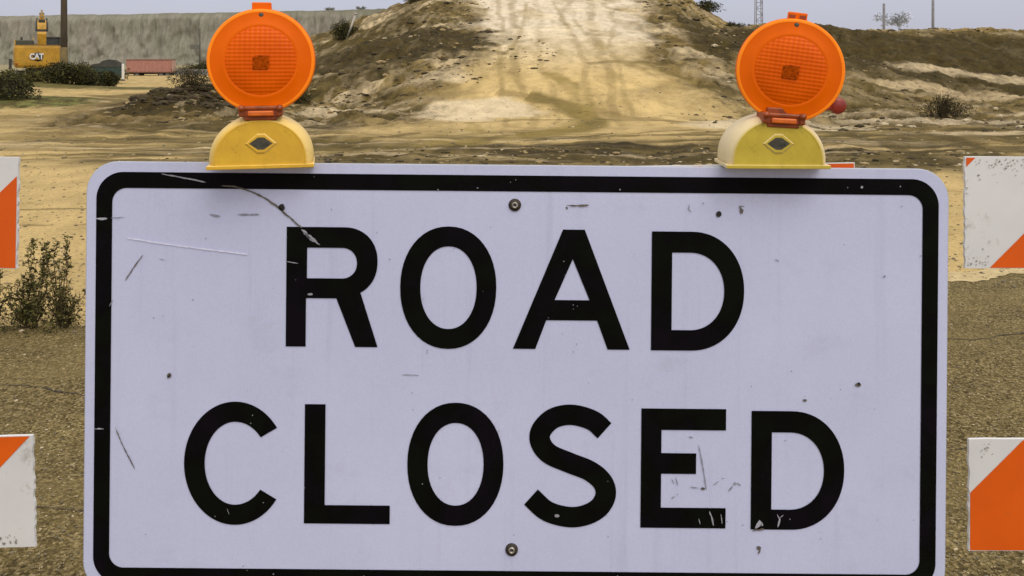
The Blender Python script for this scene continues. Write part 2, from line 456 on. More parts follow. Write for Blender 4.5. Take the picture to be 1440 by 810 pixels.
# ------------------------------------------------------------------ old pavement in front
def edge_y(x):      # far edge of the old pavement
    return 5.73 + .205*x + .05*math.sin(x*3.1) + .03*math.sin(x*9.7+1)
def make_pavement():
    m, nt, bs = new_mat('worn_asphalt')
    tc = nt.nodes.new('ShaderNodeTexCoord'); v = tc.outputs['Object']
    vo = nt.nodes.new('ShaderNodeTexVoronoi'); vo.inputs['Scale'].default_value = 88; nt.links.new(v, vo.inputs['Vector'])
    sep = nt.nodes.new('ShaderNodeSeparateColor'); nt.links.new(vo.outputs['Color'], sep.inputs[0])
    r0 = ramp(nt, [(0, (.070, .052, .018)), (.35, (.165, .124, .045)), (.7, (.255, .20, .085)), (1, (.40, .32, .17))])
    nt.links.new(sep.outputs[0], r0.inputs[0])
    n1 = noise_node(nt, v, 2.2, 6, .6)
    r1 = ramp(nt, [(.35, (.78, .76, .70)), (.65, (1.15, 1.13, 1.05))]); nt.links.new(n1.outputs['Fac'], r1.inputs[0])
    c1 = mixc(nt, 1, r0.outputs[0], r1.outputs[0], 'MULTIPLY')
    n2 = noise_node(nt, v, 110, 4, .7); r2 = ramp(nt, [(.3, (.55, .52, .47)), (.7, (1.3, 1.3, 1.3))]); nt.links.new(n2.outputs['Fac'], r2.inputs[0])
    c2 = mixc(nt, .9, c1, r2.outputs[0], 'MULTIPLY')
    # fine dust lying over it in patches
    n3 = noise_node(nt, v, 1.1, 6, .65, (.6, 1.6, 1)); r3 = ramp(nt, [(.42, (0, 0, 0)), (.62, (1, 1, 1))]); nt.links.new(n3.outputs['Fac'], r3.inputs[0])
    mul = nt.nodes.new('ShaderNodeMath'); mul.operation = 'MULTIPLY'; mul.inputs[1].default_value = .55
    nt.links.new(r3.outputs[0], mul.inputs[0])
    c3 = mixc(nt, mul.outputs[0], c2, (.225, .168, .062))
    nt.links.new(c3, bs.inputs['Base Color'])
    bs.inputs['Roughness'].default_value = .92; bs.inputs['Specular IOR Level'].default_value = .2
    bp = nt.nodes.new('ShaderNodeBump'); bp.inputs['Strength'].default_value = 1; bp.inputs['Distance'].default_value = .012
    nt.links.new(vo.outputs['Distance'], bp.inputs['Height'])
    bp2 = nt.nodes.new('ShaderNodeBump'); bp2.inputs['Strength'].default_value = .8; bp2.inputs['Distance'].default_value = .008
    nt.links.new(n2.outputs['Fac'], bp2.inputs['Height']); nt.links.new(bp.outputs[0], bp2.inputs['Normal'])
    nt.links.new(bp2.outputs[0], bs.inputs['Normal'])
    mb = MB(); xs = [i*.1 for i in range(-140, 141)]
    top = [(x, edge_y(x)+random.uniform(-.03, .03), .035) for x in xs]
    low = [(x, p[1]+.03, -.02) for x, p in zip(xs, top)]
    near = [(x, -10, .035) for x in xs]
    vs = near+top+low; n = len(xs); fs = []
    for i in range(n-1):
        fs += [(i, i+1, n+i+1, n+i), (n+i, n+i+1, 2*n+i+1, 2*n+i)]
    mb.add(vs, fs); o = mb.build('road', m); struct(o)
    # cracks and a pale edge line of packed silt
    mk = simple_mat('crack_fill', (.03, .024, .012), (.07, .055, .03), 8, .95)
    mb = MB()
    def strip(pts, wd, z=.0395):
        L = []; Rr = []
        for i, (x, y) in enumerate(pts):
            w_ = wd*random.uniform(.4, 1.2)
            L.append((x, y-w_, z)); Rr.append((x, y+w_, z))
        k = len(pts); mb.add(L+Rr, [(i, i+1, k+i+1, k+i) for i in range(k-1)])
    for (x0, x1, y0, sl) in ((-4.2, -.5, 4.02, .012), (1.0, 6, 4.85, .03), (-5, -1, 3.25, -.03), (1.2, 4, 3.5, .02)):
        pts = []; x = x0; y = y0
        while x < x1:
            pts.append((x, y)); x += .045; y += sl*.045+random.uniform(-.02, .02)+.012*math.sin(x*5.3+y0)
        if (x0, y0) in ((-4.2, 4.02), (1.0, 4.85)): strip(pts, .006)
        else: strip(pts, .003)
    o = mb.build('road_crack', mk, fixn=False); struct(o)
    ms = simple_mat('packed_silt', (.55, .43, .22), (.40, .30, .14), 12, .95, bump=.5)
    mb = MB(); L = []; Rr = []
    xs2 = [i*.05 for i in range(30, 240)]
    for x in xs2:
        y = edge_y(x)
        L.append((x, y-.20+.05*math.sin(x*7)+random.uniform(-.02, .02), .0392)); Rr.append((x, y+.05, .036))
    k = len(xs2)
    mb.add(L+Rr, [(i, i+1, k+i+1, k+i) for i in range(k-1)])
    # silt feathering on the left
    o = mb.build('road_edge', ms, fixn=False); struct(o)
make_pavement()

def make_gravel():
    mats = [simple_mat('gravel_tan', (.34, .26, .13), (.22, .17, .09), 30, .9),
            simple_mat('gravel_grey', (.20, .165, .095), (.10, .082, .045), 30, .9),
            simple_mat('gravel_pale', (.55, .46, .30), (.42, .34, .2), 30, .9)]
    rnd = random.Random(3)
    protos = []
    for k in range(6):
        bm = bmesh.new(); bmesh.ops.create_icosphere(bm, subdivisions=1, radius=1)
        for v in bm.verts: v.co *= rnd.uniform(.65, 1.15)
        bm.verts.index_update()
        protos.append(([v.co.copy() for v in bm.verts], [[v.index for v in f.verts] for f in bm.faces])); bm.free()
    mb = MB()
    def scatter(n, xr, yr, s0, s1, z=None):
        P = []
        for i in range(n):
            y = yr[0]*(yr[1]/yr[0])**rnd.random(); P.append((rnd.uniform(*xr)*y, y))
        HZs = height(np.array([p[0] for p in P]), np.array([p[1] for p in P]))
        for (x, y), hh in zip(P, HZs):
            zz = .036 if y < edge_y(x) else float(hh)
            s = s0*(s1/s0)**(rnd.random()**2.2)
            M = Matrix.Rotation(rnd.uniform(0, 6.28), 3, 'Z')
            vs, fs = protos[rnd.randrange(6)]
            sc = Vector((s*rnd.uniform(.7, 1.3), s*rnd.uniform(.7, 1.2), s*rnd.uniform(.4, .7)))
            mb.add([M @ Vector((v.x*sc.x, v.y*sc.y, v.z*sc.z)) + Vector((x, y, zz+s*.15)) for v in vs], fs, rnd.choices([0, 1, 2], [5, 5, 1])[0], False)
    scatter(6500, (-.75, -.42), (2.3, 7), .002, .009)
    scatter(6500, (.46, .75), (2.3, 7), .002, .009)
    scatter(1500, (-.75, -.42), (5, 13), .006, .022)
    scatter(1300, (.46, .75), (6, 13), .006, .022)
    scatter(1500, (-.75, .75), (12.5, 30), .012, .05)
    o = mb.build('gravel', mats, fixn=False); o['kind'] = 'stuff'
    o['label'] = 'loose stones and grit strewn over old pavement and bare dirt'; o['category'] = 'gravel'
make_gravel()

# clods and spoil lumps on the mounds
def make_clods():
    mats = [simple_mat('clod_dark', (.060, .042, .014), (.036, .025, .009), 6, .95), simple_mat('clod_tan', (.34, .255, .12), (.24, .17, .07), 6, .95),
            simple_mat('clod_pale', (.50, .42, .27), (.4, .32, .2), 6, .95)]
    rnd = random.Random(11); mb = MB()
    bm = bmesh.new(); bmesh.ops.create_icosphere(bm, subdivisions=1, radius=1); bm.verts.index_update()
    P = [v.co.copy() for v in bm.verts]; Fc = [[v.index for v in f.verts] for f in bm.faces]; bm.free()
    def area(n, cx, cy, rx, ry, s0, s1, wts):
        P_ = []
        for i in range(n):
            a = rnd.uniform(0, 6.28); r = math.sqrt(rnd.random()); P_.append((cx+rx*r*math.cos(a), cy+ry*r*math.sin(a)))
        Q_ = height(np.array([p[0] for p in P_]), np.array([p[1] for p in P_]))
        for (x, y), q in zip(P_, Q_):
            q = float(q); s = s0*(s1/s0)**(rnd.random()**2)
            ax = rnd.uniform(.8, 1.8)
            mb.add([Vector((x+v.x*s*ax*rnd.uniform(.7, 1.2), y+v.y*s*rnd.uniform(.7, 1.2), q+s*.1+v.z*s*.55*rnd.uniform(.6, 1.2))) for v in P], Fc, rnd.choices([0, 1, 2], wts)[0])
    area(420, -5, 37, 7, 8, .03, .14, (9, 1, 0))
    area(420, -8, 27, 5, 5, .03, .11, (5, 4, 1))
    area(420, -11, 27.6, 1.8, 1.8, .05, .24, (9, .4, 0))
    area(350, 14, 36, 8, 8, .03, .12, (6, 3, 1))
    area(300, 11, 24, 6, 5, .03, .11, (4, 4, 2))
    area(200, -4, 46, 3, 14, .05, .2, (5, 4, 1))
    area(160, 11.5, 50, 3, 12, .05, .2, (5, 4, 1))
    area(250, 22, 55, 13, 3, .06, .22, (6, 3, 0))
    area(600, 3, 14, 9, 1.6, .02, .07, (7, 4, 1))
    o = mb.build('soil_clods', mats, fixn=False); o['kind'] = 'stuff'
    o['label'] = 'broken clods of earth scattered over the spoil heaps and flats'; o['category'] = 'clods'
make_clods()

# ------------------------------------------------------------------ the far bluff
def make_bluff():
    nx, nz = 900, 60
    X0, X1 = -330., 70.
    xs = np.linspace(X0, X1, nx); us = np.linspace(0, 1, nz)
    Xg, U = np.meshgrid(xs, us)
    top = 1.7 + (62 + 12*np.clip((Xg+220)/180, 0, 1) + 2.5*(fbm(Xg*.05, Xg*0, 5)-.5)+1.6*(fbm(Xg*.5, Xg*0, 6)-.5))*324/F
    top = top*(1-sst(20, 70, Xg))
    gul = fbm(Xg*.9, U*1.5, 14)*1.6 + fbm(Xg*.16, U*2.2, 7)*4 + fbm(Xg*.5, U*5.0, 8)*3.0 + np.abs(fbm(Xg*.06, U*1.5, 12)-.5)*7
    face = np.clip(U/.86, 0, 1)
    prof = face**1.5
    Z = -1 + (top+1)*np.where(U < .86, prof*.97+.03*face, 1) + (fbm(Xg*.3, U*6, 13)-.5)*1.0*sst(.0, .2, U)*(1-sst(.8, .86, U))
    Y = 318 + U*9 - gul*(1-sst(.78, .92, U)) + np.where(U > .86, (U-.86)*900, 0)
    mb = MB()
    idx = np.arange(nx*nz).reshape(nz, nx)
    q = np.stack([idx[:-1, :-1], idx[:-1, 1:], idx[1:, 1:], idx[1:, :-1]], -1).reshape(-1, 4)
    mb.v = list(map(tuple, np.stack([Xg.ravel(), Y.ravel(), Z.ravel()], -1).tolist()))
    mb.f = q.tolist(); mb.m = [0]*len(mb.f); mb.s = [True]*len(mb.f)
    m, nt, bs = new_mat('hazy_bluff')  # distance haze is mixed into these base colours
    tc = nt.nodes.new('ShaderNodeTexCoord'); v = tc.outputs['Object']
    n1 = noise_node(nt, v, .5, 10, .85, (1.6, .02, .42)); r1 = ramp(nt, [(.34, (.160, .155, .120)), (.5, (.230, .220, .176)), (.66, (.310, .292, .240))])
    nt.links.new(n1.outputs['Fac'], r1.inputs[0])
    n2 = noise_node(nt, v, .05, 5, .6); r2 = ramp(nt, [(.40, (1.04, 1, .99)), (.62, (.94, .97, .90))]); nt.links.new(n2.outputs['Fac'], r2.inputs[0])
    c = mixc(nt, 1, r1.outputs[0], r2.outputs[0], 'MULTIPLY')
    # scrubby dark rim along the top
    sp = nt.nodes.new('ShaderNodeSeparateXYZ'); nt.links.new(v, sp.inputs[0])
    n3 = noise_node(nt, v, .25, 4, .6)
    ad = nt.nodes.new('ShaderNodeMath'); ad.operation = 'MULTIPLY_ADD'; nt.links.new(n3.outputs['Fac'], ad.inputs[0]); ad.inputs[1].default_value = 5.0
    nt.links.new(sp.outputs[2], ad.inputs[2])
    r3 = ramp(nt, [(.0, (0, 0, 0)), (1, (1, 1, 1))])
    mr = nt.nodes.new('ShaderNodeMapRange'); mr.inputs[1].default_value = 21.0; mr.inputs[2].default_value = 24.5; nt.links.new(ad.outputs[0], mr.inputs[0])
    c = mixc(nt, mr.outputs[0], c, (.15, .145, .10))
    nt.links.new(c, bs.inputs['Base Color']); bs.inputs['Roughness'].default_value = 1; bs.inputs['Specular IOR Level'].default_value = 0
    o = mb.build('hills', m, fixn=False); struct(o)
make_bluff()

# ------------------------------------------------------------------ plants
M_LEAFD = simple_mat('leaf_dark', (.026, .027, .010), (.050, .045, .016), 9, .8, spec=.2)
M_LEAFO = simple_mat('leaf_olive', (.085, .085, .020), (.16, .145, .035), 9, .8, spec=.2)
M_LEAFY = simple_mat('leaf_dry', (.26, .21, .075), (.16, .125, .045), 9, .8, spec=.2)
M_STEM = simple_mat('stem_brown', (.060, .042, .020), (.11, .08, .04), 20, .9, spec=.2)
M_HAZE = simple_mat('leaf_hazy', (.60, .63, .70), (.54, .57, .64), .3, 1, spec=0)  # leaves paled towards the sky: haze put into the base colour
M_HAZED = simple_mat('leaf_far', (.25, .25, .22), (.20, .20, .17), .3, 1, spec=0)  # greyed leaves, a weaker haze painted in

def leafquad(mb, p, s, rnd, mi):
    d = Vector((rnd.gauss(0, 1), rnd.gauss(0, 1), rnd.gauss(0, .8))).normalized()
    u = d.cross(Vector((rnd.gauss(0, 1), rnd.gauss(0, 1), rnd.gauss(0, 1)))).normalized()
    l = s*rnd.uniform(.7, 1.4); w = s*rnd.uniform(.25, .5)
    mb.add([p-d*l*.5, p+u*w*.5, p+d*l*.5, p-u*w*.5], [(0, 1, 2, 3)], mi)

def shrub(name, label, loc, rx, ry, rz_, n, leaf, seed, mats=(M_LEAFD, M_LEAFO), w=(4, 1), group=None, twigs=40, cat='bush'):
    rnd = random.Random(seed); t = thing(name, label, cat, loc, group=group)
    mb = MB(); st = MB()
    blobs = []
    for i in range(max(5, int(rx*3)+5)):
        a = rnd.uniform(0, 6.28); r = rnd.random()**.5*.75
        blobs.append((Vector((rx*r*math.cos(a), ry*r*math.sin(a), rz_*rnd.uniform(.25, .72)*(1-.35*r))), rnd.uniform(.28, .45)))
    for i in range(n):
        c, k = rnd.choice(blobs)
        v = Vector((rnd.gauss(0, 1), rnd.gauss(0, 1), rnd.gauss(0, 1))).normalized()*rnd.random()**.35*k*1.25
        p = c+Vector((v.x*min(rx, rz_*2.2), v.y*ry, v.z*rz_*.95))
        if p.z < 0: p.z = -p.z*.3
        leafquad(mb, p, leaf, rnd, rnd.choices(range(len(mats)), w)[0])
    for i in range(twigs):
        c, k = rnd.choice(blobs); a = rnd.uniform(0, 6.28)
        e = c+Vector((rnd.gauss(0, .3)*rx*.4, rnd.gauss(0, .3)*ry*.5, rz_*rnd.uniform(.2, .55)))
        b = Vector((c.x*.4, c.y*.4, 0)); mdl = (b+e)*.5+Vector((rnd.gauss(0, .05)*rx, 0, .05*rz_))
        st.tube([b, mdl, e], [leaf*.14, leaf*.09, leaf*.03], 4, caps=False)
        for j in range(5):
            leafquad(mb, mdl.lerp(e, rnd.uniform(.4, 1.05)), leaf*.7, rnd, 0)
    mb.build('foliage', list(mats), t, fixn=False); st.build('stem', M_STEM, t, fixn=False)
    return t

def weed(label, x, y, h, spread, nst, seed, mats=(M_LEAFD, M_LEAFO, M_LEAFY), w=(5, 3, 1), group=None, lean=0, low=.25, dens=1.0):
    rnd = random.Random(seed); z = .036 if y < edge_y(x) else hz(x, y)
    t = thing('weed', label, 'weed', (x, y, z-.01), group=group)
    fo = MB(); st = MB()
    for i in range(nst):
        a = rnd.uniform(0, 6.28); hh = h*rnd.uniform(.35, 1.0) if i > 1 else h*rnd.uniform(.9, 1)
        s = spread*rnd.uniform(.2, 1)
        if i < 2: s *= .3
        ex = Vector((math.cos(a)*s+lean*hh, math.sin(a)*s*.7, hh))
        pts = [Vector((0, 0, 0))]
        for k in range(1, 7):
            f = k/6
            pts.append(Vector((ex.x*f**.8, ex.y*f**.8, ex.z*f))+Vector((rnd.gauss(0, .008), rnd.gauss(0, .008), 0)))
        st.tube(pts, [.0045*(1-k/8) for k in range(7)], 5, caps=False)
        for j in range(int(hh*46*dens)):
            f = rnd.uniform(.12, 1)
            k = min(int(f*6), 5); p = pts[k].lerp(pts[k+1], f*6-k)
            d = Vector((rnd.gauss(0, 1), rnd.gauss(0, 1), rnd.uniform(.1, 1.3))).normalized()*rnd.uniform(.02, .075)*(1.2-f*.75)
            st.tube([p, p+d], [.0017, .0008], 3, caps=False)
            for q in range(rnd.randrange(4, 9)):
                pp = p+d*rnd.uniform(.3, 1.1)+Vector((rnd.gauss(0, .006), rnd.gauss(0, .006), rnd.gauss(0, .006)))
                leafquad(fo, pp, rnd.uniform(.014, .028), rnd, rnd.choices(range(3), w)[0])
    # skirt of low leaves
    for j in range(int(900*low*spread/.2)):
        a = rnd.uniform(0, 6.28); r = rnd.random()**.5*spread*1.15
        leafquad(fo, Vector((math.cos(a)*r, math.sin(a)*r*.8, abs(rnd.gauss(0, .06)))), rnd.uniform(.012, .026), rnd, rnd.choices(range(3), w)[0])
    fo.build('foliage', list(mats), t, fixn=False); st.build('stem', M_STEM, t, fixn=False)
    return t

WD = (M_LEAFD, M_LEAFO, M_LEAFY)
weed('tall dry weed stalk just left of the sign, the tallest of the roadside weeds', -2.88, 5.22, .60, .12, 7, 1, lean=.02, dens=1.5)
weed('weed with thin stalk rising beside the end of the upper left barricade board', -3.08, 5.2, .56, .13, 8, 2, lean=.05, dens=1.4)
weed('dark bushy weed below the upper left barricade board, partly green at its heart', -2.99, 5.08, .34, .20, 16, 3, w=(5, 4, 1), low=.5, dens=1.5)
weed('short sprawling weed at the left edge, under the striped board', -3.22, 5.02, .46, .15, 14, 4, w=(7, 2, 1), low=.5, dens=1.4)
weed('low ragged weed nearest the sign edge, small and brown', -2.78, 5.1, .26, .16, 12, 5, w=(5, 2, 2), low=.6, dens=1.5)

# middle distance bushes
shrub('bush', 'dark dense bush at far left edge above a grassy verge', (-18.9, 30, hz(-18.9, 30)-.12), 1.45, .9, .98, 8500, .10, 21, w=(6, 1))
shrub('bush', 'long dark bush in front of the yellow excavator', (-26.4, 48, hz(-26.4, 48)-.15), 2.1, 1.1, 1.35, 11000, .14, 22, w=(5, 1.2))
shrub('bush', 'round dark bush between the excavator and the dark green trailer', (-25.2, 50, hz(-25.2, 50)-.1), 1.4, 1.0, 1.15, 6500, .13, 23, w=(5, 1))
shrub('bush', 'low olive bush left of the excavator tracks', (-27.9, 46.5, hz(-27.9, 46.5)-.15), 1.3, .9, .85, 5000, .12, 24, w=(2, 3))
shrub('bush', 'dark scrub on the small earth heap behind the left warning light', (-10.8, 27.6, hz(-10.8, 27.6)-.12), 1.15, .8, .85, 2300, .07, 25, mats=(M_LEAFD, M_STEM), w=(3, 2))
shrub('bush', 'small dark bush right of the left warning light at the mound foot', (-8.15, 31, hz(-8.15, 31)-.05), .55, .5, .62, 1000, .07, 26, w=(5, 1))
shrub('bush', 'dark bush on the left shoulder of the mound beside a leaning white post', (-11.7, 56.5, hz(-11.7, 56.5)-.15), 1.1, .8, 1.3, 2600, .14, 27, w=(4, 1))
shrub('bush', 'low scrub patch on the skyline at upper right shoulder of the mound', (14.2, 61.5, hz(14.2, 61.5)-.2), 2.1, 1.1, 1.1, 2000, .16, 28, w=(5, 1))
shrub('bush', 'smaller scrub tuft lower down the right shoulder of the mound', (16.4, 60.0, hz(16.4, 60)-.1), .9, .8, .6, 700, .14, 29, w=(5, 1))
shrub('bush', 'olive tuft high on the left skyline of the mound', (-7.2, 60.5, hz(-7.2, 60.5)-.1), .9, .8, .8, 700, .14, 30, w=(3, 2))
shrub('dead_shrub', 'black twiggy dead shrub lying on the flat ground at right', (12.9, 24.6, hz(12.9, 24.6)-.04), 1.0, .5, .72, 1700, .07, 31, mats=(M_LEAFD, M_STEM), w=(3, 3), twigs=110, cat='dead shrub')
shrub('hedge', 'dark distant hedge behind the grey barrier, right of the red container', (-38.8, 104, -.1), 3.2, 1.0, 1.75, 2600, .3, 32, w=(6, 1), cat='hedge')
shrub('hedge', 'dark hedge seen between the utility pole and the green trailer', (-34.5, 68, -.1), 2.4, 1.0, 1.75, 2600, .2, 33, w=(6, 1), cat='hedge')

# tall spindly plant on the left skyline
t = thing('wild_plant', 'spindly branching plant alone on the left skyline of the mound', 'plant', (-7.55, 61.5, hz(-7.55, 61.5)-.1))
st = MB(); fo = MB(); rnd = random.Random(4)
for a, l in ((-.5, 1.0), (.1, 1.3), (.55, 1.1), (-.1, .8)):
    e = Vector((math.sin(a)*l*.8, 0, l)); st.tube([(0, 0, 0), e*.6, e], [.035, .025, .015], 4, caps=False)
    for j in range(26): leafquad(fo, e+Vector((rnd.gauss(0, .2), rnd.gauss(0, .1), rnd.gauss(0, .06))), .13, rnd, 0)
st.build('stem', M_STEM, t, fixn=False); fo.build('foliage', M_LEAFD, t, fixn=False)

# trees on the bluff rim and the faint one on the right
def far_tree(label, x, y, z, w_, h_, n, leaf, mat, seed, group=None):
    rnd = random.Random(seed); t = thing('distant_tree', label, 'tree', (x, y, z), group=group)
    tr = MB(); tr.tube([(0, 0, -1), (0, 0, h_*.6)], [w_*.05, w_*.02], 5, caps=False); tr.build('trunk', mat, t, fixn=False)
    cr = MB()
    cl = [(rnd.gauss(0, .28)*w_, rnd.gauss(0, .25)*w_, h_*rnd.uniform(.35, .85)) for _ in range(7)]
    for i in range(n):
        c = rnd.choice(cl); leafquad(cr, Vector((c[0]+rnd.gauss(0, .13)*w_, c[1]+rnd.gauss(0, .13)*w_, c[2]+rnd.gauss(0, .12)*h_)), leaf, rnd, 0)
    cr.build('crown', mat, t, fixn=False)
for px, py, w_, h_, lb in ((463, 13, 3.2, 3.4, 'tiny tree on the bluff rim, just right of the left warning light'),
                           (507, 12, 3.4, 3.6, 'tiny tree on the bluff rim above the leaning white post'),
                           (533, 12, 3.0, 2.0, 'low tree on the bluff rim, nearest the mound'),
                           (222, 21, 3.5, 2.8, 'low tree on the bluff rim above the red container'),
                           (246, 20, 3.0, 2.4, 'low tree on the bluff rim left of the distant signpost')):
    h_ *= .62; p = at(px, py+4.5, 362); far_tree(lb, p[0], p[1], p[2], w_, h_, 260, .8, M_HAZED, int(px), 'trees along the bluff rim')
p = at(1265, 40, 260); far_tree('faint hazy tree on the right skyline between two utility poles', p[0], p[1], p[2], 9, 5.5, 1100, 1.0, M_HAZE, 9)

# ------------------------------------------------------------------ poles
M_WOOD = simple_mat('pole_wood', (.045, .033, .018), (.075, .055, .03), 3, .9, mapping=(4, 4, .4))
M_WOODH = simple_mat('pole_hazy', (.23, .225, .225), (.17, .165, .165), 3, .9)  # far wood greyed, with the haze held in its colour
M_GALV = simple_mat('galvanised', (.33, .33, .32), (.22, .22, .21), 5, .6, .3)
t = thing('utility_pole', 'thick dark wooden utility pole rising out of view beside the excavator', 'pole', (*at(90, 0, 50)[:2], 0))
mb = MB(); mb.tube([(0, 0, -.2), (0, 0, 4), (0, 0, 10.5)], [.20, .185, .15], 12); mb.build('pole', M_WOOD, t)
mb = MB(); mb.tube([(0, 0, .1), (0, 0, 2.5)], [.225, .215], 12); mb.build('guard_sleeve', simple_mat('sleeve_olive', (.17, .12, .035), (.10, .07, .03), 4, .8), t)
mb = MB(); mb.box(-1.2, 1.2, .16, .27, 9.5, 9.62); mb.build('crossarm', M_WOOD, t)
mb = MB()
for x in (-1.1, -.55, .55, 1.1): mb.lathe([(.001, 0), (.05, .01), (.03, .05), (.055, .08), (.02, .13), (.001, .135)], 10, M=Matrix.Translation((x, .21, 9.62)) @ Matrix.Rotation(R(90), 4, 'X'))
mb.build_each('insulator', simple_mat('porcelain', (.3, .28, .25), None, 5, .3), t)
for px, top, r_, lb in ((1243, 5, .17, 'thin hazy pole on the right skyline, left and shorter of the two'), (1312, -12, .17, 'thin hazy pole on the right skyline, right and taller of the two')):
    p = at(px, 0, 130); t = thing('utility_pole', lb, 'pole', (p[0], p[1], 0), group='far poles on the right skyline')
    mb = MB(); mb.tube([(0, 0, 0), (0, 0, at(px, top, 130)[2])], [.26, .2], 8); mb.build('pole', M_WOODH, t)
p = at(281, 0, 150)
t = thing('signpost', 'distant tall dark post carrying a small blank panel, in front of the bluff', 'signpost', (p[0], p[1], 0))
mb = MB(); mb.tube([(0, 0, -.5), (0, 0, at(0, 40, 150)[2])], [.15, .12], 8); mb.build('pole', simple_mat('post_far', (.10, .10, .08), (.07, .07, .055), 2, .9), t)
mb = MB(); mb.box(-1.75, -.18, -.06, .06, at(0, 69, 150)[2], at(0, 63, 150)[2]); mb.build('panel', simple_mat('panel_far', (.15, .145, .12), (.12, .11, .09), 2, .9), t)
# lattice mast
p = at(1067, 0, 95); k = 95/F
t = thing('lattice_mast', 'short hazy lattice mast on skyline left of the right warning light', 'mast', (p[0], p[1], 0))
mb = MB()
for x in (-.42, .42):
    for y in (-.3, .3): mb.tube([(x, y, 2), (x*.8, y, 1.7+88*k)], .055, 5)
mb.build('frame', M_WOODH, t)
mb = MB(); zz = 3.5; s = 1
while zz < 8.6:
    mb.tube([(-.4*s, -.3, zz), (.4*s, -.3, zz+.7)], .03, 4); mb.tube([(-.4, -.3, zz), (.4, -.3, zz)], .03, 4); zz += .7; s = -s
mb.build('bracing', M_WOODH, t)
# leaning white post
p = at(487, 0, 56); z0 = hz(p[0], 56)
t = thing('leaning_post', 'white post leaning right out of a bush on the left of the mound', 'post', (p[0], 56, z0-.1))
mb = MB(); mb.tube([(0, 0, 0), (.62, 0, 1.75)], [.07, .07], 8)
mb.tube([(.62, 0, 1.75), (.66, 0, 1.87)], [.10, .10], 8)
mb.build('post', simple_mat('post_white', (.52, .48, .42), (.4, .36, .3), 4, .7), t)
# low wire stakes behind
# ------------------------------------------------------------------ red container, green trailer, barrier, bollards
def paint(name, a, b, rough=.55, dirt=(.2, .16, .1), scale=2.5):
    m, nt, bs = new_mat(name)
    tc = nt.nodes.new('ShaderNodeTexCoord'); v = tc.outputs['Object']
    n = noise_node(nt, v, scale, 6, .65); r = ramp(nt, [(.38, a), (.62, b)]); nt.links.new(n.outputs['Fac'], r.inputs[0])
    n2 = noise_node(nt, v, scale*4, 6, .7); r2 = ramp(nt, [(.55, (0, 0, 0)), (.72, (.8, .8, .8))]); nt.links.new(n2.outputs['Fac'], r2.inputs[0])
    c = mixc(nt, r2.outputs[0], r.outputs[0], dirt)
    nt.links.new(c, bs.inputs['Base Color']); bs.inputs['Roughness'].default_value = rough
    bs.inputs['Specular IOR Level'].default_value = .35
    return m
M_REDC = paint('faded_red', (.42, .20, .155), (.36, .17, .13))
M_DKST = simple_mat('dark_steel', (.035, .033, .028), (.06, .055, .045), 5, .7)
M_TYRE = simple_mat('tyre_rubber', (.02, .02, .018), (.04, .038, .032), 8, .85)
M_RIM = simple_mat('rim_steel', (.25, .24, .22), (.15, .14, .12), 8, .5)
def wheel(parent, x, y, z, r, w_, name='wheel'):
    o = MB(); M = Matrix.Translation((x, y, z))
    o.lathe([(r*.62, -w_/2), (r*.92, -w_/2), (r, -w_*.35), (r, w_*.35), (r*.92, w_/2), (r*.62, w_/2), (r*.62, -w_/2)], 20, M=M)
    wo = o.build(name, M_TYRE, parent)
    q = MB(); q.lathe([(.001, -w_*.3), (r*.25, -w_*.32), (r*.3, -w_*.15), (r*.55, -w_*.2), (r*.62, -w_*.45), (r*.62, w_*.4), (.001, w_*.3)], 20, M=M); q.build('rim', M_RIM, wo)
# red container on a low chassis
p = at(213, 0, 92)
t = thing('skip_container', 'long faded red open steel container on a low wheeled chassis', 'container', (p[0], 92, -.25), rz=R(12))
mb = MB()
L2, W2 = 2.35, 1.15
mb.box(-L2, L2, -W2, W2, .62, .70)
for y in (-W2, W2): mb.box(-L2, L2, y-.03, y+.03, .70, 2.0)
for x in (-L2, L2): mb.box(x-.03, x+.03, -W2+.03, W2-.03, .70, 2.0)
mb.build('body', M_REDC, t)
mb = MB()
for i in range(11):
    x = -L2+.2+i*(2*L2-.4)/10
    mb.box(x-.05, x+.05, -W2-.08, -W2-.032, .74, 1.93)
mb.build_each('rib', M_REDC, t)
mb = MB(); mb.box(-L2-.06, L2+.06, -W2-.10, -W2+.06, 2.002, 2.08); mb.box(-L2-.06, L2+.06, W2-.06, W2+.10, 2.002, 2.08); mb.box(L2-.06, L2+.08, -W2+.062, W2-.062, 2.002, 2.08)
mb.build_each('top_rail', paint('rail_red', (.24, .10, .07), (.18, .08, .06)), t)
mb = MB(); mb.box(-L2-.3, L2+.1, -.5, -.35, .42, .60); mb.box(-L2-.3, L2+.1, .35, .5, .42, .60); mb.build_each('chassis_rail', M_DKST, t)
for x in (-1.3, 1.2, 1.9):
    wheel(t, x, -.95, .33, .33, .26); wheel(t, x, .95, .33, .33, .26)
mb = MB()
mb.box(L2+.031, L2+.07, -W2+.04, W2-.04, .74, 1.95); mb.build('tail_gate', paint('gate_lit_red', (.50, .33, .26), (.44, .28, .21)), t)  # lit right end of the container, painted as a paler red
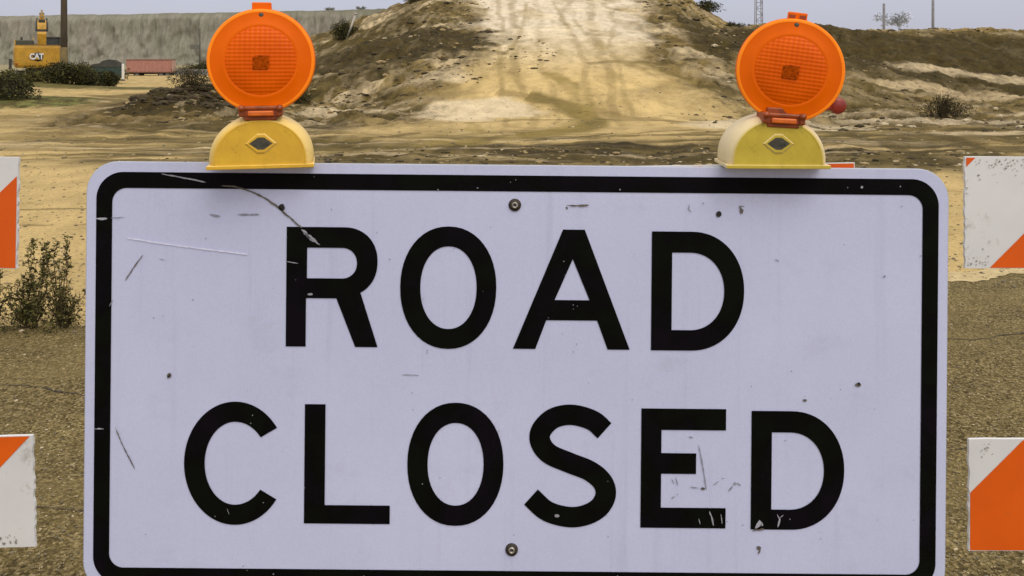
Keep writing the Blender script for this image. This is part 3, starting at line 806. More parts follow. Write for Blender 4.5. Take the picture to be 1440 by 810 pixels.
# dark green trailer with arched cover
p = at(152, 0, 60)
t = thing('covered_trailer', 'dark green trailer with humped tarpaulin behind the bushes', 'trailer', (p[0], 60, 0), rz=R(24))
mb = MB(); mb.box(-1.05, 1.0, -.9, .9, .45, 1.25, bev=.03); mb.build('body', paint('deep_green', (.020, .045, .040), (.03, .06, .05)), t)
mb = MB(); prof = [(-1.07, 1.22), (-1.0, 1.42), (-.55, 1.5), (-.3, 1.68), (.1, 1.78), (.55, 1.72), (.85, 1.55), (1.0, 1.3), (1.03, 1.22)]
vs = [(x, -.93, z) for x, z in prof]+[(x, .93, z) for x, z in prof]; n_ = len(prof)
mb.add(vs, [(i, i+1, n_+i+1, n_+i) for i in range(n_-1)]+[tuple(range(n_))[::-1], tuple(range(n_, 2*n_))]); mb.build('cover', simple_mat('tarpaulin', (.035, .040, .035), (.06, .06, .05), 3, .8, bump=.4), t)
for y in (-.75, .75): wheel(t, 0, y, .33, .33, .2)
mb = MB(); mb.tube([(-1.05, 0, .5), (-1.9, 0, .45)], .05, 8); mb.build('drawbar', M_DKST, t)
# white bollards
def bollard(label, x, y, z, h_, r_):
    t = thing('bollard', label, 'bollard', (x, y, z), group='white marker posts')
    mb = MB(); mb.lathe([(r_, 0), (r_, h_-.05), (r_*.7, h_), (.001, h_+.02)], 14, M=Matrix.Rotation(R(90), 4, 'X')); mb.build('post', simple_mat('bollard_white', (.72, .70, .65), (.6, .57, .5), 3, .6), t)
    mb = MB(); mb.lathe([(r_*1.5, 0), (r_*1.4, .06), (r_+.004, .1), (r_+.003, .12)], 14, M=Matrix.Rotation(R(90), 4, 'X')); mb.build('base', M_DKST, t)
bollard('white marker post right of the dark green trailer', at(173, 0, 58)[0], 58, .25, 1.2, .09)
bollard('white marker post left of the excavator', at(21, 0, 47)[0], 47, .45, .62, .085)
# grey concrete barrier
t = thing('concrete_barrier', 'low pale grey barrier in the distance, right of the red container', 'barrier', (at(264, 0, 96)[0], 96, -.1))
mb = MB()
for i in range(3):
    x0 = -2.4+i*1.85; pr = [(-.3, 0), (.3, 0), (.3, .1), (.12, .35), (.09, .78), (-.09, .78), (-.12, .35), (-.3, .1)]
    vs = [(x0, y, z) for y, z in pr]+[(x0+1.78, y, z) for y, z in pr]; n_ = 8
    mb.add(vs, [(i_, (i_+1) % n_, n_+(i_+1) % n_, n_+i_) for i_ in range(n_)]+[tuple(range(n_)), tuple(range(n_, 2*n_))])
mb.build_each('barrier_wall', simple_mat('concrete_pale', (.24, .24, .225), (.12, .12, .105), 2.2, .9), t)

# ------------------------------------------------------------------ excavator (seen from behind)
M_CATY = paint('machine_yellow', (.56, .31, .030), (.44, .24, .022), .5, (.24, .15, .06))
M_GLASS, nt_, bs_ = new_mat('dark_glass')
bs_.inputs['Base Color'].default_value = (.02, .025, .022, 1); bs_.inputs['Roughness'].default_value = .08
n_n = noise_node(nt_, nt_.nodes.new('ShaderNodeTexCoord').outputs['Object'], 3); r_r = ramp(nt_, [(.3, (.015, .02, .017)), (.7, (.05, .055, .045))]); nt_.links.new(n_n.outputs['Fac'], r_r.inputs[0]); nt_.links.new(r_r.outputs[0], bs_.inputs['Base Color'])
ex = thing('excavator', 'yellow tracked excavator seen from behind with raised boom, badge on its counterweight', 'excavator', (at(53, 0, 52)[0], 52, .15), rz=R(30))
k = 52*1.155/F
def ez(py): return 1.70-(py-HZ)*k-.15
# counterweight: rounded plan
mb = MB(); plan = []
for sx in (-1, 1): pass
pl = [(-1.32, 1.2), (-1.32, .25), (-1.18, .02), (-.8, -.12), (0, -.18), (.8, -.12), (1.18, .02), (1.32, .25), (1.32, 1.2)]
zs = [(ez(94), .90), (ez(91), .98), (ez(88), 1.0), (ez(70), 1.0), (ez(67), .97)]
n_ = len(pl); vs = []
for z, s in zs: vs += [(x*s, y if y > 1 else y+(1-s)*.8, z) for x, y in pl]
fs = []
for j in range(len(zs)-1):
    for i in range(n_): fs.append((j*n_+i, j*n_+(i+1) % n_, (j+1)*n_+(i+1) % n_, (j+1)*n_+i))
fs += [tuple(range(n_))[::-1], tuple(range((len(zs)-1)*n_, len(zs)*n_))]
mb.add(vs, fs); cw = mb.build('counterweight', M_CATY, ex)
mb = MB()
for x0_ in (-.98, .62):
    for i in range(5): mb.box(x0_, x0_+.36, -.155+.05*(abs(x0_+.18) > .3)+.045, -.10+.1, ez(77)+i*.09-.35, ez(77)+i*.09-.31)
mb.build_each('grille_slot', M_DKST, cw)
mb = MB(); mb.box(-1.24, 1.24, .3, 1.19, ez(67)+.002, ez(66)+.012, bev=.004); mb.build('top_plate', simple_mat('plate_brown', (.22, .13, .04), (.12, .075, .03), 4, .8), cw)
# upper body
mb = MB(); mb.box(-1.28, 1.28, 1.202, 3.4, ez(93), ez(72), bev=.05); mb.build('upper_body', M_CATY, ex)
mb = MB(); mb.box(-1.2, -.22, .5, 2.6, ez(67)+.003, ez(60), bev=.06); mb.build('engine_hood', simple_mat('hood_dark', (.035, .045, .028), (.06, .06, .03), 4, .6), ex)
mb = MB(); mb.tube([(-.9, 1.3, ez(60)), (-.9, 1.3, ez(56))], .06, 8); mb.build('exhaust', M_DKST, ex)
cab = MB(); x0, x1, y0, y1, z0, z1 = .42, 1.3, 1.6, 3.3, ez(80), ez(57)
for x in (x0, x1-.07):
    for y in (y0, y1-.07): cab.box(x, x+.07, y, y+.07, z0, z1)
cab.box(x0-.01, x1+.01, y0-.01, y1+.01, z0-.06, z0+.02)
cb = cab.build('cab', M_DKST, ex)
mb = MB(); mb.box(x0-.04, x1+.04, y0-.05, y1+.05, z1+.002, z1+.10, bev=.03); mb.build('roof', M_DKST, cb)
mb = MB(); mb.box(x0+.075, x1-.075, y0+.02, y0+.04, z0+.05, z1-.01); mb.box(x0+.02, x0+.04, y0+.075, y1-.075, z0+.05, z1-.01); mb.box(x1-.04, x1-.02, y0+.075, y1-.075, z0+.05, z1-.01); mb.build_each('window', M_GLASS, cb)
# boom: plate profile rising and bending forward
mb = MB()
bp_ = [(1.5, ez(74)), (1.3, ez(52)), (1.9, ez(34)), (2.4, ez(34)), (1.95, ez(52)), (2.2, ez(74))]
bx = [(-.24), (.24)]
def plate(mb, pts, xa, xb, mi=0):
    n_ = len(pts); vs = [(xa, y, z) for y, z in pts]+[(xb, y, z) for y, z in pts]
    mb.add(vs, [(i, (i+1) % n_, n_+(i+1) % n_, n_+i) for i in range(n_)]+[tuple(range(n_))[::-1], tuple(range(n_, 2*n_))], mi)
plate(mb, bp_, -.02, .48)
boom = mb.build('boom', M_CATY, ex)
mb = MB(); plate(mb, [(2.0, ez(40)), (1.95, ez(28)), (2.6, ez(24)), (3.6, ez(50)), (4.3, ez(80)), (4.1, ez(80)), (3.1, ez(50)), (2.5, ez(38))], .10, .36); stick = mb.build('stick', M_CATY, ex)
mb = MB(); plate(mb, [(1.9, ez(31)), (2.15, ez(21)), (2.3, ez(21)), (2.5, ez(31))], .17, .29); mb.tube([(.08, 2.2, ez(26)), (.38, 2.2, ez(26))], .07, 8); mb.build('linkage', simple_mat('linkage_tan', (.30, .22, .10), (.16, .11, .05), 5, .6), stick)
for sx in (-.05, .51):
    mb = MB(); mb.tube([(sx, 1.6, ez(48)), (sx, 1.9, ez(38))], .085, 10); mb.tube([(sx, 1.9, ez(38)), (sx, 2.1, ez(32))], .05, 8); mb.build('hydraulic_cylinder', M_DKST, boom)
mb = MB(); mb.box(.04, .42, 1.22, 1.31, ez(38), ez(34)); mb.box(-.1, .56, 1.4, 1.5, ez(49), ez(46)); mb.build_each('boom_bracket', M_DKST, boom)
mb = MB(); bk = [(4.0, ez(82)), (4.6, ez(86)), (4.9, ez(100)), (4.4, ez(108)), (3.9, ez(102)), (4.2, ez(96))]
plate(mb, bk, -.35, .8); mb.build('bucket', M_DKST, ex)
# tracks
for sx in (-1, 1):
    mb = MB(); xa, xb = (sx*.75, sx*1.35) if sx > 0 else (sx*1.35, sx*.75)
    pr = []
    for a in range(90, 271, 20): pr.append((.45+.42*math.cos(R(a)), .42+.42*math.sin(R(a))))
    for a in range(-90, 91, 20): pr.append((3.6+.42*math.cos(R(a)), .42+.42*math.sin(R(a))))
    plate(mb, pr, xa, xb)
    for i in range(12): mb.box(xa-.01, xb+.01, .4+i*.28, .46+i*.28, .842, .88)
    for i in range(6): mb.box(xa-.01, xb+.01, -.035+.01*abs(i-2.5), .0, .12+i*.12, .16+i*.12)
    mb.build('track', M_DKST, ex)
mb = MB(); mb.tube([(0, 2, .5), (0, 2, ez(93)-.02)], .7, 18); mb.build('slew_ring', M_DKST, ex)
# hand rails, mirror
mb = MB()
mb.tube([(-1.25, .6, ez(67)), (-1.25, .6, ez(60)), (-1.25, 2.4, ez(60)), (-1.25, 2.4, ez(67))], .025, 6); mb.tube([(-.25, .6, ez(61)), (-.25, .6, ez(57)), (-.25, 2.4, ez(57))], .02, 6); mb.build_each('handrail', M_CATY, ex)
mb = MB(); mb.box(1.55, 1.75, 2.6, 2.66, ez(62), ez(55), bev=.02); mb.tube([(1.3, 2.63, ez(57)), (1.6, 2.63, ez(58))], .02, 6); mb.build('mirror', M_DKST, ex)
mb = MB(); mb.box(-1.58, -1.42, .4, .55, ez(96), ez(83), bev=.02); mb.tube([(-1.3, .5, ez(86)), (-1.45, .5, ez(86))], .03, 6); mb.build('step_guard', M_DKST, ex)
mb = MB()
for x in (-1.15, 1.15): mb.box(x-.08, x+.08, -.02, .03, ez(90), ez(88.5))
mb.build_each('reflector', simple_mat('refl_red', (.35, .03, .01), (.25, .02, .01), 9, .3), cw)
# badge: black disc patch + raised letters
mb = MB(); mb.lathe([(.001, -.045), (.27, -.045), (.285, -.03), (.285, .03)], 24, M=Matrix.Translation((.02, -.165, ez(80.5)))); badge = mb.build('badge', simple_mat('badge_black', (.02, .017, .012), (.035, .03, .02), 9, .4), cw)
def text_mesh(txt, size, mat, parent, loc, name, bold=0.0, wx=1.0):
    cu = bpy.data.curves.new(name, 'FONT'); cu.body = txt; cu.size = size; cu.extrude = .01; cu.offset = bold; cu.align_x = 'CENTER'
    tmp = bpy.data.objects.new('tmp', cu); COL.objects.link(tmp)
    dg = bpy.context.evaluated_depsgraph_get()
    me = bpy.data.meshes.new_from_object(tmp.evaluated_get(dg)); bpy.data.objects.remove(tmp); bpy.data.curves.remove(cu)
    me.transform(Matrix.Diagonal((wx, 1, 1, 1))); me.transform(Matrix.Rotation(R(90), 4, 'X'))
    me.materials.clear(); me.materials.append(mat); me.name = name
    o = bpy.data.objects.new(name, me); COL.objects.link(o); o.parent = parent; o.location = loc; return o
text_mesh('CAT', .50, simple_mat('badge_white', (.8, .8, .78), (.7, .7, .68), 9, .5), badge, (-.06, -.232, ez(80.5)-.15), 'lettering', bold=.02, wx=.78)
mb = MB(); mb.poly([[(-.13, -.17), (.13, -.17), (0, .0)]], lambda x, z: (x-.04, -.250, ez(80.5)+z)); mb.build('triangle', M_CATY, badge)

# ------------------------------------------------------------------ sign
SY = F/795.0
def orange_sheet(name, a, b):
    m, nt, bs = new_mat(name)
    tc = nt.nodes.new('ShaderNodeTexCoord'); v = tc.outputs['Object']
    n = noise_node(nt, v, 5, 6, .6); r = ramp(nt, [(.35, a), (.65, b)]); nt.links.new(n.outputs['Fac'], r.inputs[0])
    n2 = noise_node(nt, v, 60, 6, .75); r2 = ramp(nt, [(.62, (0, 0, 0)), (.74, (.55, .55, .55))]); nt.links.new(n2.outputs['Fac'], r2.inputs[0])
    c = mixc(nt, r2.outputs[0], r.outputs[0], tuple(x*.55+.03 for x in a))
    nt.links.new(c, bs.inputs['Base Color']); bs.inputs['Roughness'].default_value = .45
    bs.inputs['Specular IOR Level'].default_value = .35
    return m
M_ORG = orange_sheet('orange_sheeting', (.78, .120, .004), (.68, .095, .004))

def board_white():
    m, nt, bs = new_mat('white_sheeting')
    tc = nt.nodes.new('ShaderNodeTexCoord'); v = tc.outputs['Object']
    n = noise_node(nt, v, 4, 6, .6); r = ramp(nt, [(.35, (.74, .74, .72)), (.65, (.66, .65, .64))]); nt.links.new(n.outputs['Fac'], r.inputs[0])
    n2 = noise_node(nt, v, 9, 9, .78); r2 = ramp(nt, [(.57, (0, 0, 0)), (.68, (1, 1, 1))]); nt.links.new(n2.outputs['Fac'], r2.inputs[0])
    # grime gathers along the board edges (local z = 0 .. 0.2 per board)
    at_ = nt.nodes.new('ShaderNodeAttribute'); at_.attribute_name = 'edge'
    n3 = noise_node(nt, v, 26, 5, .7); r3 = ramp(nt, [(.38, (0, 0, 0)), (.62, (1, 1, 1))]); nt.links.new(n3.outputs['Fac'], r3.inputs[0])
    mu = nt.nodes.new('ShaderNodeMath'); mu.operation = 'MULTIPLY'; nt.links.new(r2.outputs[0], mu.inputs[0]); nt.links.new(r3.outputs[0], mu.inputs[1])
    mu2 = nt.nodes.new('ShaderNodeMath'); mu2.operation = 'MULTIPLY'; mu2.inputs[1].default_value = .75; nt.links.new(mu.outputs[0], mu2.inputs[0])
    c = mixc(nt, mu2.outputs[0], r.outputs[0], (.20, .18, .11))
    nt.links.new(c, bs.inputs['Base Color']); bs.inputs['Roughness'].default_value = .5
    return m
M_BWH = board_white()
M_SMUDGE = simple_mat('smudge', (.22, .21, .15), (.50, .49, .43), 90, .8)

def clip(poly, x0, x1, z0, z1):
    def cl(p, f, g):
        out = []
        for i in range(len(p)):
            a, b = p[i], p[(i+1) % len(p)]; fa, fb = f(a), f(b)
            if fa >= 0: out.append(a)
            if (fa >= 0) != (fb >= 0):
                t_ = fa/(fa-fb); out.append((a[0]+(b[0]-a[0])*t_, a[1]+(b[1]-a[1])*t_))
        return out
    for f in (lambda a: a[0]-x0, lambda a: x1-a[0], lambda a: a[1]-z0, lambda a: z1-a[1]):
        if poly: poly = cl(poly, f, None)
    return poly

def board(parent, x0, x1, z0, z1, phase, Y0, seed, rot=0.0, piv=(0, 0), per=.406):
    """board front at Y0; stripes '/' : orange where ((x - z - phase) mod .406) < .203 ; ragged ends"""
    rnd = random.Random(seed); mb = MB(); th = .006
    def rt(x, z):
        dx, dz = x-piv[0], z-piv[1]; c, s = math.cos(rot), math.sin(rot)
        return piv[0]+dx*c-dz*s, piv[1]+dx*s+dz*c
    nseg = 26
    # ragged outline
    out = [(x, z0+rnd.uniform(-.0006, .0006)) for x in np.linspace(x0, x1, 40)]
    out += [(x1+rnd.uniform(-.0018, .0012), z) for z in np.linspace(z0, z1, nseg)[1:-1]]
    out += [(x, z1+rnd.uniform(-.0006, .0006)) for x in np.linspace(x1, x0, 40)]
    out += [(x0+rnd.uniform(-.0012, .0018), z) for z in np.linspace(z1, z0, nseg)[1:-1]]
    n = len(out)
    fr = [(*rt(x, z), 0) for x, z in out]
    mb.poly([out], lambda x, z: (rt(x, z)[0], Y0, rt(x, z)[1]), 0)
    mb.poly([out], lambda x, z: (rt(x, z)[0], Y0+th, rt(x, z)[1]), 0)
    vs = [(rt(*p)[0], Y0, rt(*p)[1]) for p in out]+[(rt(*p)[0], Y0+th, rt(*p)[1]) for p in out]
    mb.add(vs, [(i, (i+1) % n, n+(i+1) % n, n+i) for i in range(n)], 0)
    half = .203; kk = math.floor((x0-z1-phase)/per)-1
    while True:
        a = phase+kk*per
        if a+z0 > x1: break
        q = [(a+z0, z0), (a+z0+half, z0), (a+z1+half, z1), (a+z1, z1)]
        q = clip(q, x0+.002, x1-.002, z0+.0015, z1-.0015)
        if len(q) >= 3:
            for yy, sgn in ((Y0-.0008, 1), (Y0+th+.0008, -1)):
                mb.add([(rt(*p)[0], yy, rt(*p)[1]) for p in q], [tuple(range(len(q)))], 1)
        kk += 1
    return mb, rt
M_STEEL = simple_mat('post_steel', (.30, .30, .29), (.20, .19, .17), 12, .5, .6)
M_BOLT = simple_mat('bolt_steel', (.45, .42, .38), (.28, .25, .2), 200, .45, .7)

def barricade(label, x0, x1, Y0, phases, tops, rots, seed, group, ups, shifts=(0, 0, 0), extra=None):
    t = thing('barricade', label, 'barricade', ((x0+x1)/2, Y0+.04, .035), group=group)
    ox, oy, oz = t.location
    inv = Matrix.Translation((-ox, -oy, -oz))
    def fin(mb, name, mats, par=t):
        mb.v = [tuple(inv @ Vector(v)) for v in mb.v]; return mb.build(name, mats, par)
    for i, (ph, tp, ro) in enumerate(zip(phases, tops, rots)):
        s = shifts[i]
        mb, rt = board(t, x0+s, x1+s, tp-.2026, tp, ph, Y0, seed+i, ro, ((x0+s) if x0+s > 0 else (x1+s), tp), .4285 if x0 > .5 else .406)
        if extra: extra(mb, i, Y0)
        fin(mb, 'board', [M_BWH, M_ORG, M_SMUDGE])
    for x in ups:
        mb = MB(); mb.box(x-.022, x+.022, Y0+.009, Y0+.053, .10, max(tops)-.01, bev=.003); fin(mb, 'upright', M_STEEL)
        mb = MB(); mb.box(x-.025, x+.025, Y0-.55, Y0+.65, .038, .088, bev=.003); mb.box(x-.03, x+.03, Y0+.0075, Y0+.06, .0885, .2); fin(mb, 'foot', M_STEEL)
        mb = MB()
        for tp in tops:
            mb.lathe([(.001, -.006), (.008, -.006), (.009, -.001)], 12, M=Matrix.Translation((x, Y0-.001, tp-.1)))
        mb.v = [tuple(inv @ Vector(v)) for v in mb.v]; mb.build_each('bolt', M_BOLT, t)
    return t
BY = 1.483; S2 = F/BY
def bx_(px): return (px-720)/S2
def bz_(py): return H-(py-HZ)/S2
def blob2(mb, cx, cz, r, Y, seed, mi=2, sx=1.0):
    rnd = random.Random(seed)
    pts = [(cx+math.cos(a)*r*sx*rnd.uniform(.5, 1.2), cz+math.sin(a)*r*rnd.uniform(.5, 1.2)) for a in np.linspace(0, 6.28, 12)[:-1]]
    mb.poly([pts], lambda x, z: (x, Y, z), mi)
# left barricade: stripe boundary x+py=273 (upper), 655 (lower); phase = x - z of the left side of an orange stripe
ph_lu = bx_(0)-bz_(272)             # orange to the lower right of the line
ph_ll = bx_(0)-bz_(655)-.203        # orange to the upper left
def ex_left(mb, i, Y0):
    rnd = random.Random(5)
    if i == 1:
        for k_ in range(16): blob2(mb, bx_(rnd.uniform(0, 24)), bz_(rnd.uniform(752, 765)), rnd.uniform(.0008, .0028), Y0-.0012, k_)
        for k_ in range(8): blob2(mb, bx_(rnd.uniform(-6, 40)), bz_(rnd.uniform(620, 765)), .0008, Y0-.0012, 40+k_)
barricade('barricade with orange and white striped boards at the left edge', bx_(26)-1.22, bx_(26), BY, [ph_lu, ph_ll, ph_ll+.07], [bz_(221), bz_(612), bz_(1009)],
          [R(-.9), R(3.2)*.5, 0], 10, 'striped barricades', (bx_(26)-1.0, bx_(26)-.25), shifts=(0, .025, .03), extra=ex_left)
ph_ru = bx_(1391)-bz_(377)
ph_rl = bx_(1363)-bz_(694)
def ex_right(mb, i, Y0):
    rnd = random.Random(6)
    if i == 0:
        for k_ in range(70):
            blob2(mb, bx_(rnd.gauss(1415, 26)), bz_(223+abs(rnd.gauss(0, 13))), rnd.uniform(.0004, .0019), Y0-.0012, k_)
        for k_ in range(26): blob2(mb, bx_(rnd.uniform(1360, 1392)), bz_(373-abs(rnd.gauss(0, 7))), rnd.uniform(.0004, .0019), Y0-.0012, 60+k_)
        for k_ in range(14): blob2(mb, bx_(1358+abs(rnd.gauss(0, 2))), bz_(rnd.uniform(250, 370)), rnd.uniform(.0006, .0015), Y0-.0012, 160+k_)
    if i == 1:
        for k_ in range(16): blob2(mb, bx_(rnd.gauss(1388, 5)), bz_(rnd.gauss(633, 5)), rnd.uniform(.0006, .0018), Y0-.0012, 90+k_)
barricade('barricade with orange and white striped boards at the right edge', bx_(1357), bx_(1357)+1.22, BY, [ph_ru, ph_rl, ph_rl+.05], [bz_(220.5), bz_(617.5), bz_(1012)],
          [0, R(-.15), 0], 20, 'striped barricades', (bx_(1357)+.25, bx_(1357)+1.0), shifts=(0, .0075, .01), extra=ex_right)
CY = SY+.006
def cxx(px): return (px-720)*CY/F
ct = H-(228.5-HZ)*CY/F
barricade('middle barricade hidden behind the white sign, a sliver of orange board showing', cxx(235), cxx(1202), CY, [cxx(1150)-ct, .1, .2], [ct, ct-.51, ct-1.02],
          [R(1.05), 0, 0], 30, 'striped barricades', (cxx(330), cxx(1110)), shifts=(0, 0, 0))

def sign_white():
    m, nt, bs = new_mat('sign_sheeting')
    tc = nt.nodes.new('ShaderNodeTexCoord'); v = tc.outputs['Object']
    n = noise_node(nt, v, 1.8, 7, .62); r = ramp(nt, [(.3, (.525, .555, .745)), (.7, (.600, .625, .820))]); nt.links.new(n.outputs['Fac'], r.inputs[0])
    n2 = noise_node(nt, v, 6, 9, .75, (1, 1, 1.4)); r2 = ramp(nt, [(.56, (0, 0, 0)), (.80, (.35, .35, .35))]); nt.links.new(n2.outputs['Fac'], r2.inputs[0])
    c = mixc(nt, r2.outputs[0], r.outputs[0], (.34, .34, .37))
    n6 = noise_node(nt, v, 9, 6, .7, (3.2, 1, .12)); r6 = ramp(nt, [(.55, (1, 1, 1)), (.75, (.90, .90, .91))]); nt.links.new(n6.outputs['Fac'], r6.inputs[0])
    c = mixc(nt, 1, c, r6.outputs[0], 'MULTIPLY')
    n4 = noise_node(nt, v, 320, 2, .5); r4 = ramp(nt, [(.3, (.96, .96, .97)), (.7, (1.03, 1.03, 1.03))]); nt.links.new(n4.outputs['Fac'], r4.inputs[0])
    c = mixc(nt, 1, c, r4.outputs[0], 'MULTIPLY')
    nt.links.new(c, bs.inputs['Base Color']); bs.inputs['Roughness'].default_value = .42
    bs.inputs['Specular IOR Level'].default_value = .3
    bp = nt.nodes.new('ShaderNodeBump'); bp.inputs['Strength'].default_value = .15; bp.inputs['Distance'].default_value = .003
    n5 = noise_node(nt, v, 7, 3); nt.links.new(n5.outputs['Fac'], bp.inputs['Height']); nt.links.new(bp.outputs[0], bs.inputs['Normal'])
    return m
M_SW = sign_white()
def sign_black():
    m, nt, bs = new_mat('sign_black')
    tc = nt.nodes.new('ShaderNodeTexCoord'); v = tc.outputs['Object']
    n = noise_node(nt, v, 7, 3, .6); r = ramp(nt, [(.38, (.004, .005, .003)), (.5, (.003, .003, .0025)), (.64, (.005, .0035, .006))]); nt.links.new(n.outputs['Fac'], r.inputs[0])
    n2 = noise_node(nt, v, 420, 3, .7); r2 = ramp(nt, [(.60, (0, 0, 0)), (.78, (.055, .060, .045))]); nt.links.new(n2.outputs['Fac'], r2.inputs[0])
    n3 = noise_node(nt, v, 9, 3, .6); r3 = ramp(nt, [(.45, (.15, .15, .15)), (.7, (1, 1, 1))]); nt.links.new(n3.outputs['Fac'], r3.inputs[0])
    c = mixc(nt, 1, r2.outputs[0], r3.outputs[0], 'MULTIPLY'); c = mixc(nt, 1, r.outputs[0], c, 'ADD')
    nt.links.new(c, bs.inputs['Base Color']); bs.inputs['Roughness'].default_value = .5; bs.inputs['Specular IOR Level'].default_value = .05
    return m
M_SB = sign_black()
M_SEDGE = simple_mat('sign_margin', (.48, .52, .60), (.40, .43, .50), 6, .45)
M_SCR = simple_mat('scratch_dark', (.085, .075, .055), (.16, .14, .11), 90, .8)
M_SCRL = simple_mat('scratch_faint', (.21, .21, .24), (.30, .30, .35), 60, .7)
M_SCRW = simple_mat('scratch_light', (.42, .42, .47), (.24, .24, .27), 60, .6)
M_ALU = simple_mat('sign_aluminium', (.5, .5, .52), (.38, .38, .4), 14, .4, .7)

ROLL = math.atan2(12.0, 1211.0)*.93
CXP, CYP = 725.5, 232+303.5
sign = thing('road_sign', 'large white ROAD CLOSED sign with black lettering and rounded black border', 'sign', ((CXP-720)/795, SY, H-(CYP-HZ)/795), rot=(0, ROLL, 0))
cR, sR = math.cos(ROLL), math.sin(ROLL)
def loc2(px, py):   # photo pixel on the sign plane -> sign-local x, z
    dx = (px-CXP)/795; dz = -(py-CYP)/795
    # rotation about Y by ROLL: x' = x c + z s ; z' = -x s + z c  -> invert
    return dx*cR-dz*sR, dx*sR+dz*cR
def rrect(w, h, r, n=10):
    pts = []
    for cx, cz, a0 in ((w/2-r, h/2-r, 0), (-w/2+r, h/2-r, 90), (-w/2+r, -h/2+r, 180), (w/2-r, -h/2+r, 270)):
        for k_ in range(n+1):
            a = R(a0+90*k_/n); pts.append((cx+r*math.cos(a), cz+r*math.sin(a)))
    return pts
W_, H_ = 1212/795, 607/795
# panel
o1 = rrect(W_, H_, 44/795); n_ = len(o1)
mb = MB(); mb.poly([rrect(W_-.003, H_-.003, 43/795)], lambda x, z: (x, -.0012, z), 0)
i1 = rrect(W_-.003, H_-.003, 43/795)
mb.add([(x, -.0012, z) for x, z in i1]+[(x, -.0004, z) for x, z in o1]+[(x, .002, z) for x, z in o1],
       [(i, (i+1) % n_, n_+(i+1) % n_, n_+i) for i in range(n_)]+[(n_+i, n_+(i+1) % n_, 2*n_+(i+1) % n_, 2*n_+i) for i in range(n_)], 1)
mb.poly([o1], lambda x, z: (x, .002, z), 1)
# scratches and marks, kept in the panel mesh, 0.4 mm above letters
YS = -.0030
rs = random.Random(77)
def scratch(pts, w0, mi, jag=.3, y=YS):
    P = [Vector(loc2(*p)) for p in pts]; Q = []
    for a, b in zip(P[:-1], P[1:]):
        k_ = max(2, int((b-a).length/.004))
        Q += [a.lerp(b, j/k_) for j in range(k_)]
    Q.append(P[-1]); L = []; Rr = []
    for i, q in enumerate(Q):
        d = (Q[min(i+1, len(Q)-1)]-Q[max(i-1, 0)]).normalized(); nrm = Vector((-d.y, d.x))
        f = min(1, i/2+.3, (len(Q)-1-i)/2+.3)*rs.uniform(1-jag, 1+jag)*w0/795/2
        j_ = rs.uniform(-.15, .15)*w0/795
        L.append((q.x+nrm.x*(f+j_), y, q.y+nrm.y*(f+j_))); Rr.append((q.x-nrm.x*(f-j_), y, q.y-nrm.y*(f-j_)))
    k_ = len(Q); mb.add(L+Rr, [(i, i+1, k_+i+1, k_+i) for i in range(k_-1)], mi)
def spot(px, py, r, mi, sx=1.0, y=YS):
    c = loc2(px, py); pts = [(c[0]+math.cos(a)*r*sx/795*rs.uniform(.8, 1.15), c[1]+math.sin(a)*r/795*rs.uniform(.8, 1.15)) for a in np.linspace(0, 6.28, 12)[:-1]]
    mb.poly([pts], lambda x, z: (x, y, z), mi)
scratch([(312, 261), (330, 262), (352, 268), (375, 279), (393, 292), (404, 302), (425, 320)], 2.4, 2)
scratch([(425, 322), (436, 332), (450, 344)], 4, 4, .6)
scratch([(428, 326), (440, 339)], 2, 4, .6)
scratch([(228, 244), (255, 249), (290, 256)], 1.8, 3)
scratch([(202, 358), (190, 374), (177, 394)], 1.5, 2); scratch([(160, 421), (155, 430)], 1.4, 3)
scratch([(180, 334), (230, 342), (290, 350), (350, 357)], 1.8, 6, .5)
scratch([(335, 301), (365, 301)], 2, 3, .6); scratch([(296, 301), (310, 304)], 2.4, 3, .6); scratch([(225, 363), (232, 365)], 2, 3)
scratch([(157, 306), (176, 305)], 1.2, 3); scratch([(136, 307), (152, 307)], 3, 4, .3); scratch([(134, 602), (147, 602)], 2, 4, .5)
scratch([(163, 600), (175, 628), (191, 659)], 1.2, 2, .5)
spot(397, 291, 4.5, 5); spot(1010, 300.5, 4.2, 5)
scratch([(797, 288), (812, 289), (828, 288)], 2.2, 2, .5); scratch([(796, 290), (798, 294)], 3, 2)
scratch([(969, 287), (968, 294), (972, 298)], 1.6, 3); scratch([(1040, 290), (1042, 296), (1043, 300)], 4, 2, .6); scratch([(1038, 289), (1046, 290)], 2, 2)
spot(239, 527, 3.4, 2); scratch([(241, 525), (236, 531)], 2, 2)
spot(1206, 540, 3, 2, 1.4); spot(1207, 538.5, 1.8, 4); spot(1131, 562, 2, 2, 1.4)
spot(1066, 769, 3.0, 2); scratch([(1069, 768), (1066, 778)], 2.6, 2, .6)
scratch([(601, 490), (601, 497)], 1.5, 3); scratch([(565, 526), (590, 527)], 1.2, 3); scratch([(1089, 364), (1095, 367)], 2.2, 3); spot(1243, 388, 1.6, 3)
scratch([(982, 625), (988, 655), (993, 688)], 1.3, 3, .6); spot(988, 686, 2.2, 2, 1.3); spot(1033, 679, 2.0, 3)
for a, b in (((944, 672), (948, 680)), ((950, 670), (953, 682)), ((968, 613), (974, 615)), ((1003, 681), (1010, 676)), ((1014, 672), (1018, 671)), ((944, 700), (948, 697)), ((1024, 690), (1030, 682)), ((1036, 678), (1041, 682)), ((970, 684), (983, 685))):
    scratch([a, b], 1.8, 3, .6)
scratch([(1062, 742), (1068, 734), (1072, 738)], 6, 4, .7); scratch([(1058, 745), (1074, 743)], 3, 2, .7); scratch([(1092, 722), (1096, 729), (1093, 740)], 2, 4, .5); scratch([(1096, 727), (1101, 723)], 2, 4)
scratch([(997, 718), (1001, 728), (1003, 738)], 2, 4, .7); scratch([(1013, 722), (1015, 735)], 1.4, 4, .6); scratch([(982, 728), (984, 736)], 1.2, 4)
